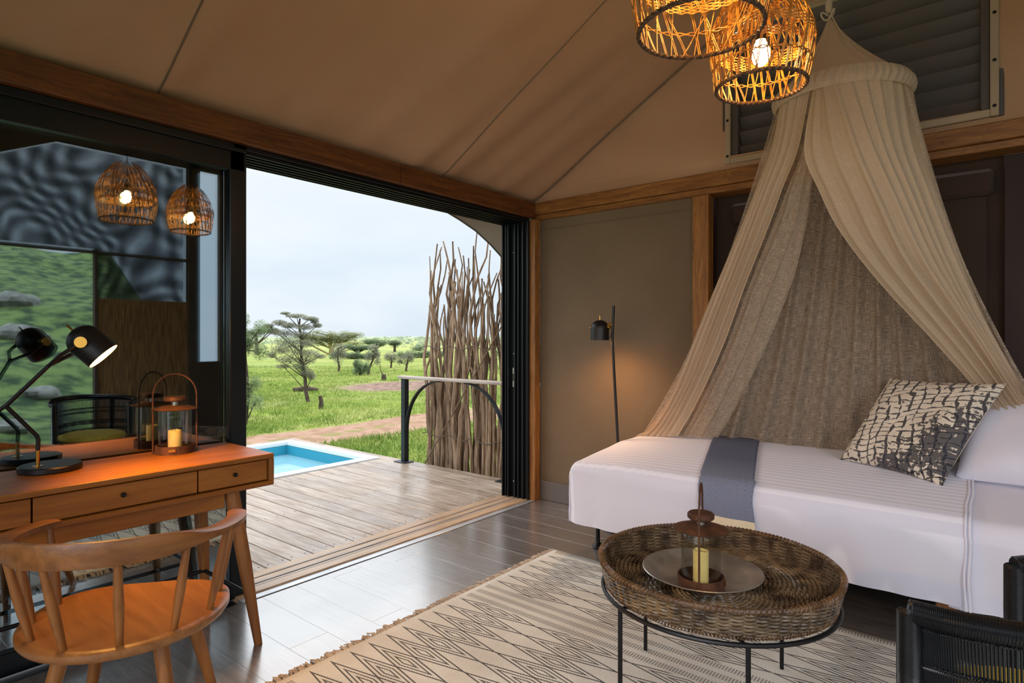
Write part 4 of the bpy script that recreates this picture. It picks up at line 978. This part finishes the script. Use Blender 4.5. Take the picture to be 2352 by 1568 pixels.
m_ = MB().grid(rows); thr = fixn(m_.build('folded_throw', tm, angle=80)); tag(thr, 'blue-grey diamond-woven throw with a cream end laid across the bed', 'throw')
uvl = thr.data.uv_layers.new(name='uv'); acc = [0]
for i in range(1, len(rows)): acc.append(acc[-1]+(Vector(rows[i][10])-Vector(rows[i-1][10])).length)
scale_v = 1.0
for l in thr.data.loops:
    i, j = divmod(l.vertex_index, 22); uvl.data[l.index].uv = (j/21*.19, acc[i]*scale_v)
THROW_LEN = acc[-1]
sd = thr.modifiers.new('s', 'SOLIDIFY'); sd.thickness = .006; sd.offset = 1
# cushion + pillow
def pillow(name, corners, thick, m_front, m_back=None, n=26, edge=.92):
    """corners: TL TR BR BL ; puffed on both sides"""
    TL, TR, BR, BL = [Vector(c) for c in corners]; nrm = (TR-TL).cross(BL-TL).normalized()
    def pt(u, v, s_):
        # pincushion edges
        pu, pv = 2*u-1, 2*v-1; ku = 1-.055*(1-pv*pv)*abs(pu)**3*1.0; kv = 1-.055*(1-pu*pu)*abs(pv)**3
        uu = .5+.5*pu*ku; vv = .5+.5*pv*kv
        p = (TL*(1-uu)+TR*uu)*(1-vv)+(BL*(1-uu)+BR*uu)*vv
        h_ = thick*((1-pu**4)*(1-pv**4))**.62*(1+.05*mnoise.noise((u*3, v*3, 5)))
        return p+nrm*s_*h_
    obs = []
    for s_ in (1, -1):
        G = [[pt(i/(n-1), j/(n-1), s_) for j in range(n)] for i in range(n)]; obs.append(G)
    return obs, nrm
cm = bpy.data.materials.new('shibori'); cm.use_nodes = True; x = X(cm); b = x.n['Principled BSDF']; b.inputs['Roughness'].default_value = .85
uvn = x.n.new('ShaderNodeUVMap'); uvn.uv_map = 'uv'; uvv = uvn.outputs[0]; sx = x.n.new('ShaderNodeSeparateXYZ'); x.k.new(uvv, sx.inputs[0]); U, V = sx.outputs[0], sx.outputs[1]
nw = x.noise(uvv, 3.2, 2); nf = x.noise(uvv, 34, 3, map=(1,.35,1)); nf2 = x.noise(uvv, 34, 3, map=(.35,1,1)); nb_ = x.noise(uvv, 2.4, 4)
la = x.m('ADD', x.m('ADD', U, x.m('MULTIPLY', V, -.28)), x.m('MULTIPLY', nw, .22)); lb = x.m('ADD', x.m('ADD', V, x.m('MULTIPLY', U, .25)), x.m('MULTIPLY', nw, .2))
def band(c, p, jag, w0): return x.m('LESS_THAN', x.m('ABSOLUTE', x.m('SUBTRACT', x.m('FRACT', x.m('DIVIDE', c, p)), .5)), x.m('MULTIPLY', x.rng(jag, .38, .66, 0, 1), w0))
pa_ = band(la, .098, nf, .20); pb_ = band(lb, .060, nf2, .17)
dark = x.m('ADD', x.rng(nb_, .44, .6, -.05, .3), x.m('MULTIPLY', x.rng(x.m('ADD', U, x.m('MULTIPLY', V, .7)), .75, 1.25, 0, 1), .7))
blot = x.m('LESS_THAN', x.m('MULTIPLY', x.m('ADD', x.noise(uvv, 1, 4, map=(34,12,1)), x.noise(uvv, 1, 4, map=(12,34,1))), .5), x.m('ADD', .34, x.m('MULTIPLY', dark, .24)))
pat = x.m('MINIMUM', x.m('ADD', x.m('MULTIPLY', x.m('MAXIMUM', pa_, pb_), .92), x.m('MULTIPLY', blot, .88)), 1)
x.k.new(x.mix(pat, x.mix(x.rng(nw, .3, .7), lin(224,212,194), lin(206,192,174)), x.mix(x.rng(nb_, .3, .7), lin(26,26,34), lin(52,52,62))), b.inputs['Base Color'])
off_white = mat('off_white', lin(214,204,186), rough=.9)
CO = [(3.775,.455,1.085),(3.60,-.03,1.09),(3.36,.20,.625),(3.575,.66,.655)]
obs, nrm = pillow('c', CO, .085, None)
cu = thing('patterned_cushion', 'cream square cushion with black shibori crosshatch leaning on the white pillow', 'cushion', (3.5,.4,.63))
vd = Vector((-3.5,-.3,.5))
front = 0 if nrm.dot(vd) > 0 else 1
for k_ in (0, 1):
    G = obs[k_]; o = MB().grid(G).build('printed_face' if k_ == front else 'plain_back', cm if k_ == front else off_white, cu, angle=80)
    if k_ == front:
        uvl = o.data.uv_layers.new(name='uv'); n = 26
        for l in o.data.loops:
            i, j = divmod(l.vertex_index, n); uvl.data[l.index].uv = (i/(n-1), j/(n-1))
pc = thing('white_pillow', 'plump plain white pillow propped at the head of the bed behind the cushion', 'pillow', (3.6,-.15,.6))
obs, _ = pillow('p', [(3.84,.16,.98),(3.76,-.52,1.0),(3.42,-.50,.64),(3.50,.16,.64)], .10, None)
m_ = MB().grid(obs[0]).grid(obs[1]).build('pillowcase', white, pc, angle=80)

# ================================================================== CANOPY NET
net = bpy.data.materials.new('net_cotton'); net.use_nodes = True
def netmat(m, dens, col, trl):
    x = X(m); x.n.clear(); o = x.n.new('ShaderNodeOutputMaterial'); tr = x.n.new('ShaderNodeBsdfTransparent'); df = x.n.new('ShaderNodeBsdfDiffuse'); tl = x.n.new('ShaderNodeBsdfTranslucent')
    df.inputs[0].default_value = (*col, 1); tl.inputs[0].default_value = (*[c*.9 for c in col], 1); m1 = x.n.new('ShaderNodeMixShader'); m1.inputs[0].default_value = trl; x.k.new(df.outputs[0], m1.inputs[1]); x.k.new(tl.outputs[0], m1.inputs[2])
    uvn = x.n.new('ShaderNodeUVMap'); uvn.uv_map = 'uv'; a = x.noise(uvn.outputs[0], 1, 3, map=(380,14,1)); b_ = x.noise(uvn.outputs[0], 1, 3, map=(14,330,1))
    wv = x.rng(x.m('MAXIMUM', a, b_), .46, .66, dens[0], dens[1]); ms = x.n.new('ShaderNodeMixShader'); x.k.new(wv, ms.inputs[0]); x.k.new(tr.outputs[0], ms.inputs[1]); x.k.new(m1.outputs[0], ms.inputs[2]); x.k.new(ms.outputs[0], o.inputs[0])
netmat(net, (.26,.82), lin(222,202,178), .35)
net2 = bpy.data.materials.new('net_dense'); net2.use_nodes = True; netmat(net2, (.80,.97), lin(228,206,178), .4)
can = thing('bed_canopy', 'off-white gauze bed canopy hanging from a hoop and draped open over the bed', 'canopy', (3.45,.63,.6))
HC = Vector((3.45, .63, 2.54)); HR = .30
def ring(a, z=0, r=HR): return Vector((HC.x+r*math.cos(a), HC.y+r*math.sin(a), HC.z+z))
def uvset(o, rows, m, w_, h_):
    uvl = o.data.uv_layers.new(name='uv')
    for l in o.data.loops:
        i, j = divmod(l.vertex_index, m); uvl.data[l.index].uv = (i/(rows-1)*w_, j/(m-1)*h_)
# cone top
apex = Vector((3.45, .685, 2.965)); G = []
for i in range(97):
    a = 2*PI*i/96; row = []
    for j in range(16):
        t = j/15; p = apex.lerp(ring(a, .02), t); sag = .035*math.sin(t*PI); d = Vector((p.x-apex.x, p.y-apex.y, 0)); 
        if d.length > 1e-5: p -= d.normalized()*(sag+.004*math.sin(a*22)*(1-t)*t*4)
        row.append(p)
    G.append(row)
o = MB().grid(G).build('cone_top', net2, can, angle=80); uvset(o, 97, 16, 1.9, .5)
# ruffled band round the hoop
G = []
for i in range(241):
    a = 2*PI*i/240; row = []
    for j in range(7):
        t = j/6; row.append(ring(a, .034-.082*t, HR+.006+.014*math.sin(t*PI)+.009*math.sin(a*52+t*3+.6*math.sin(a*13))*math.sin(t*PI)))
    G.append(row)
o = MB().grid(G).build('ruffle_band', net2, can, angle=80); uvset(o, 241, 7, 1.9, .06)
MB().tube([ring(2*PI*i/48, -.0) for i in range(48)], .008, 8, closed=True).build('hoop', mat('hoop_metal', lin(150,140,126), rough=.5), can)
def drape(name, cols, ncol, nrow, pleats, amp, material, w_, amp0=.3, gather=None):
    """cols: list of control curves (each a list of points top..bottom)"""
    C_ = [crom(c, nrow) for c in cols]; G = []
    for i in range(ncol):
        s_ = i/(ncol-1); row = []
        for j in range(nrow):
            P = [c[j] for c in C_]; q = crom(P, 201)[int(round(s_*200))] if False else None
            row.append(None)
        G.append(row)
    for j in range(nrow):
        P = [c[j] for c in C_]; S_ = crom(P, ncol) if len(P) > 2 else [P[0]+(P[1]-P[0])*i/(ncol-1) for i in range(ncol)]
        for i in range(ncol): G[i][j] = np.array(S_[i])
    out = []
    for i in range(ncol):
        row = []
        for j in range(nrow):
            a = G[min(i+1, ncol-1)][j]-G[max(i-1, 0)][j]; b_ = G[i][min(j+1, nrow-1)]-G[i][max(j-1, 0)]
            n = np.cross(a, b_); n /= (np.linalg.norm(n)+1e-9); s_ = i/(ncol-1); t = j/(nrow-1)
            ph = s_*pleats*2*PI+1.1*mnoise.noise((s_*6, t*1.5, 3))+.8*math.sin(s_*11)
            am = amp*(amp0+(1-amp0)*math.sin(min(1, t*1.6)*PI/2))*(.7+.6*mnoise.noise((s_*9, t*.8, 8)))
            row.append(tuple(G[i][j]+n*am*(math.sin(ph)+.35*math.sin(2*ph+1))))
        out.append(row)
    o = MB().grid(out).build(name, material, can, angle=80); uvset(o, ncol, nrow, w_, 2.1); return o
def bcurve(top, bot, sag=.12, n=7):
    out = []
    for k_ in range(n):
        t = k_/(n-1); w1 = t*.62+.38*t**2.4; p = Vector(top).lerp(Vector(bot), t); q = Vector(top).lerp(Vector(bot), w1); out.append((q.x, q.y, p.z))
    return out
# sheer back curtain from the rear half of the hoop down behind the bed
cols = []
for k_ in range(9):
    s_ = k_/8; a = math.radians(112-222*s_); top = ring(a, -.02); bot = (3.885, 2.03-2.42*s_, .52); cols.append(bcurve(top, bot))
drape('back_drape', cols, 280, 46, 14, .034, net, 3.6)
# left flap (towards the foot end)
LO = [(3.45,.922,2.539),(3.46,.972,2.344),(3.5,1.106,2.033),(3.6,1.357,1.554),(3.72,1.618,1.062),(3.8,1.793,.785),(3.84,1.933,.637),(3.86,2.021,.60)]
LI = [(3.2,.716,2.52),(3.25,.779,2.258),(3.3,.865,2.08),(3.38,.965,1.889),(3.48,1.112,1.611),(3.6,1.291,1.237),(3.7,1.493,.874),(3.72,1.618,.66)]
LMd = [tuple((np.array(a)+np.array(b_))/2+np.array((-.05,.03,0))*(1-i/7)) for i, (a, b_) in enumerate(zip(LO, LI))]
LMd[0] = (3.26,.855,2.53)
drape('left_flap', [LO, LMd, LI], 110, 60, 7, .018, net2, .9)
drape('left_flap_lining', [[(a+.05,b_,c) for a,b_,c in LI], [(a+.03, b_-.10*min(1,i/3), c) for i,(a,b_,c) in enumerate(LI)], [(a+.08, b_-.22*min(1,i/4), c) for i,(a,b_,c) in enumerate(LI)]], 60, 50, 3, .012, net, .6)
# right flap (towards the head end)
RI = [(3.19,.702,2.52),(3.16,.738,2.213),(3.2,.681,2.01),(3.26,.607,1.82),(3.36,.466,1.586),(3.5,.251,1.292),(3.6,.105,1.084),(3.7,-.024,.887)]
RM = [(3.15,.60,2.52),(3.12,.50,2.176),(3.16,.416,1.939),(3.25,.324,1.687),(3.38,.21,1.472),(3.52,.086,1.251),(3.64,-.008,1.067),(3.74,-.119,.861)]
RO = [(3.45,.332,2.52),(3.45,.302,2.249),(3.46,.238,1.977),(3.52,.155,1.682),(3.62,.056,1.374),(3.7,-.048,1.127),(3.76,-.12,.993),(3.8,-.199,.841)]
R2 = [tuple((np.array(a)*.5+np.array(b_)*.5)+np.array((-.03,-.02,0))*(1-i/7)) for i, (a, b_) in enumerate(zip(RM, RO))]; R2[0] = (3.24,.42,2.52)
drape('right_flap', [RI, RM, R2, RO], 160, 60, 9, .021, net2, 1.4)
MB().tube([(3.45,.685,3.7),(3.45,.685,3.01)], .0045, 8).build('cord', mat('cotton_cord', lin(190,176,152), rough=.9), can)
MB().tube([(3.452,.672,3.7),(3.452,.672,3.03)], .0035, 8).build('cord', mat('cotton_cord', (.5,.5,.5)), can)
MB().lathe([(0,-.035),(.010,-.035),(.017,-.02),(.017,.02),(.010,.035),(0,.036)], c=(3.45,.685,3.02), seg=14).build('toggle', mat('cotton_cord', (.5,.5,.5)), can)
P = [(3.43+.012*math.cos(t*2.2), .685+.03*math.sin(t), 2.965+.018*math.sin(t*1.7)) for t in [2*PI*i/60 for i in range(61)]]
MB().tube(P, .0045, 7).build('knotted_cord', mat('cotton_cord', (.5,.5,.5)), can)
MB().tube([(3.43,.67,2.96),(3.405,.645,2.90),(3.375,.60,2.80),(3.36,.585,2.76)], [.004,.003,.003,.005], 6).build('cord_tail', mat('cotton_cord', (.5,.5,.5)), can)

# ================================================================== PENDANT LAMPS
rat = mat('rattan', lin(186,132,56), lin(128,82,28), rough=.5, ns=30, detail=3)
ratd = mat('rattan_dark', lin(96,64,36), lin(58,38,22), rough=.5, ns=40)
bulbm = mat('bulb_glow', (1,.8,.5), emit=(1,.58,.20), estr=130)
def basket(label, c, rmax, rbot, ztop_, zmid, zbot, bulbz, seed):
    random.seed(seed); t = thing('rattan_pendant', label, 'pendant lamp', (c[0], c[1], zbot))
    def R(z):
        if z <= zmid: u = (zmid-z)/(zmid-zbot); return rmax+(rbot-rmax)*u**1.5
        u = (z-zmid)/(ztop_-zmid); return rmax*(1-u**2.2)**.5*(.25+.75*(1-u*.4)) if u < 1 else .03
    def loop(z, r, amp, n, rad, m_, ph=0, tw=1):
        for s_ in range(tw):
            P = [(c[0]+(r+amp*math.sin(a*n+ph+s_*PI*2/tw))*math.cos(a), c[1]+(r+amp*math.sin(a*n+ph+s_*PI*2/tw))*math.sin(a), z+amp*math.cos(a*n+ph+s_*PI*2/tw)) for a in [2*PI*i/180 for i in range(180)]]
            m_.tube(P, rad, 5, closed=True)
    # slanting rods in two directions
    for d, count, nm in ((1, 32, 'woven_rods'), (-1, 26, 'woven_rods')):
        m_ = MB()
        for i in range(count):
            a0 = 2*PI*i/count+random.uniform(-.04,.04); tw = d*random.uniform(.25,.5) if d > 0 else d*random.uniform(.1,.7)
            for pr in range(2 if d > 0 else 1):
                P = []
                zt = ztop_-.02 if i % 3 else zmid+.1*(ztop_-zmid)
                for k_ in range(13):
                    u = k_/12; z = zbot+(zt-zbot)*u; a = a0+tw*u+pr*.028+.012*math.sin(u*9+i); r = R(z)+(.004 if d > 0 else -.004)+.003*math.sin(i*3+u*6); P.append((c[0]+r*math.cos(a), c[1]+r*math.sin(a), z))
                m_.tube(P, .0019, 4)
        m_.build(nm, rat, t, kind='stuff')
    m_ = MB(); loop(zbot, rbot, .005, 45, .0034, m_, tw=3); m_.build('bottom_rim', ratd, t)
    H = zmid-zbot
    for z, w_ in ((zbot+H*.42, 2), (zmid, 6), (zmid+.35*(ztop_-zmid), 3), (zmid+.7*(ztop_-zmid), 3)):
        m_ = MB()
        for k_ in range(w_): loop(z+.0055*(k_-w_/2), R(z)+.001, .0022, 30, .0022, m_, ph=k_*PI)
        m_.build('woven_band', rat, t)
    # inner collar
    m_ = MB()
    for k_ in range(5): loop(zmid-.3*H+.005*k_, R(zmid)*.86, .002, 30, .0022, m_, ph=k_*PI)
    for i in range(26):
        a = 2*PI*i/26; P = [(c[0]+R(zmid)*q*math.cos(a+w2), c[1]+R(zmid)*q*math.sin(a+w2), zmid-.3*H+z) for q, z, w2 in ((.86,0,0),(.84,.06,.1),(.72,.13,.2),(.5,.19,.3),(.25,.22,.4))]; m_.tube(P, .0018, 4)
    m_.build('inner_basket', rat, t, kind='stuff')
    MB().lathe([(0,.0),(.018,.0),(.020,.03),(.016,.055),(.006,.062),(0,.062)], c=(c[0],c[1],bulbz+.045), seg=18).build('lamp_holder', black_metal, t)
    b_ = MB().lathe([(0,-.045),(.012,-.043),(.024,-.032),(.031,-.012),(.031,.005),(.024,.026),(.015,.045)], c=(c[0],c[1],bulbz), seg=20).build('bulb', bulbm, t)
    b_['label'] = 'glowing warm bulb'
    MB().tube([(c[0],c[1],bulbz+.1),(c[0],c[1],roofz(c[1])+.02)], .003, 6).build('cord', black_metal, t)
    return t
basket('round woven rattan pendant with glowing bulb hanging beside the canopy, right of two', (2.22,.66), .172, .150, 2.60, 2.37, 2.195, 2.315, 4)
basket('wider woven rattan pendant cut by the top frame edge, left of two', (1.735,.69), .205, .178, 2.68, 2.42, 2.215, 2.40, 6)

# ================================================================== BLACK WICKER CHAIR
wk = mat('black_rattan', lin(20,21,24), lin(14,15,17), rough=.3, ns=20, spec=.6)
wc = thing('wicker_armchair', 'black rattan armchair with wrapped rails and a yellow seat cushion, bottom right corner', 'chair', (1.7, -.15, 0))
U_ = [(a+.022*w_,b-.028*w_,c-.012-.045*(1-w_)) for a, b, c, w_ in [(*p_, max(0, 1-i_/6)) for i_, p_ in enumerate([(1.385,.165,.775),(1.39,.08,.782),(1.425,-.06,.79),(1.49,-.25,.80),(1.62,-.42,.81),(1.80,-.50,.815),(1.98,-.46,.81),(2.10,-.32,.80),(2.08,-.15,.79),(2.00,-.03,.775)])]]
Ur = [tuple(p) for p in crom(U_, 90)]
def wrapped(P, r, name, parent, turns=150, seg=6):
    """core tube wrapped with a fine coil"""
    n = len(P); L = sum((Vector(P[i+1])-Vector(P[i])).length for i in range(n-1)); nt_ = int(L/.0062); m_ = MB(); m_.tube(P, r, 10)
    per = 10; Q = []; tot = nt_*per
    Pv = [Vector(p) for p in P]
    up = None
    for i in range(tot+1):
        f = i/tot*(n-1); k_ = min(int(f), n-2); u = f-k_; c = Pv[k_].lerp(Pv[k_+1], u); t = (Pv[k_+1]-Pv[k_]).normalized()
        if up is None: up = Vector((0,0,1)) if abs(t.z) < .9 else Vector((1,0,0))
        up = (up-t*up.dot(t)).normalized(); b_ = t.cross(up); a = 2*PI*i/per; Q.append(c+(b_*math.cos(a)+up*math.sin(a))*(r+.0012))
    m_.tube(Q, .0029, 4, cap=False); return m_.build(name, wk, parent)
wrapped(Ur, .0195, 'top_rail', wc)
posts = [(0,(1.385,.165)),(len(Ur)-1,(2.00,-.03)),(30,None),(60,None)]
for k_, _ in posts:
    p = Ur[k_]; inn = Vector((1.73,-.12,0)); q = Vector(p).lerp(Vector((inn.x,inn.y,p[2])), .12)
    wrapped([p, (p[0], p[1], p[2]-.12), (p[0]*.97+q.x*.03, p[1]*.97+q.y*.03, .45), (q.x, q.y, .02)], .0185, 'leg', wc)
Sr = [(p[0]+(1.73-p[0])*.06, p[1]+(-.12-p[1])*.06, .42) for p in Ur]
wrapped(Sr+[Sr[0]], .013, 'seat_rail', wc)
m_ = MB(); nst_ = 200
for i in range(nst_):
    f = (i+.5)/nst_*(len(Ur)-1); k_ = min(int(f), len(Ur)-2); u = f-k_; a = Vector(Ur[k_]).lerp(Vector(Ur[k_+1]), u); b_ = Vector(Sr[k_]).lerp(Vector(Sr[k_+1]), u); m_.tube([a, b_], .0021, 4)
m_.build('vertical_strands', wk, wc, kind='stuff')
for z, cnt in ((.735,1),(.665,2),(.63,2),(.55,5),(.48,3)):
    m_ = MB()
    for q in range(cnt):
        for ph in (0, PI):
            P = []
            for i in range(len(Ur)*4):
                f = i/(len(Ur)*4-1)*(len(Ur)-1); k_ = min(int(f), len(Ur)-2); u = f-k_; a = Vector(Ur[k_]).lerp(Vector(Ur[k_+1]), u); b_ = Vector(Sr[k_]).lerp(Vector(Sr[k_+1]), u)
                t = (a.z-(z-.008*q))/(a.z-b_.z); c = a.lerp(b_, t); d = Vector((c.x-1.73, c.y+.12, 0)).normalized(); P.append(c+d*.0035*math.sin(i*1.57+ph+q)+Vector((0,0,.002*math.cos(i*1.57+ph))))
            m_.tube(P, .0022, 4)
    m_.build('woven_band', wk, wc)
m_ = MB(); m_.lathe([(0,.405),(.25,.405),(.25,.42),(0,.42)], c=(1.73,-.12,0), seg=40); m_.build('seat_board', wk, wc)
yc = MB().lathe([(0,.428),(.20,.428),(.235,.44),(.245,.455),(.235,.475),(.20,.488),(.1,.494),(0,.495)], c=(1.735,-.11,0), seg=48).build('seat_cushion', mat('yellow_linen', lin(196,176,72), lin(172,152,56), rough=.9, ns=60)); tag(fixn(yc), 'flat yellow seat cushion on the black rattan armchair', 'cushion')
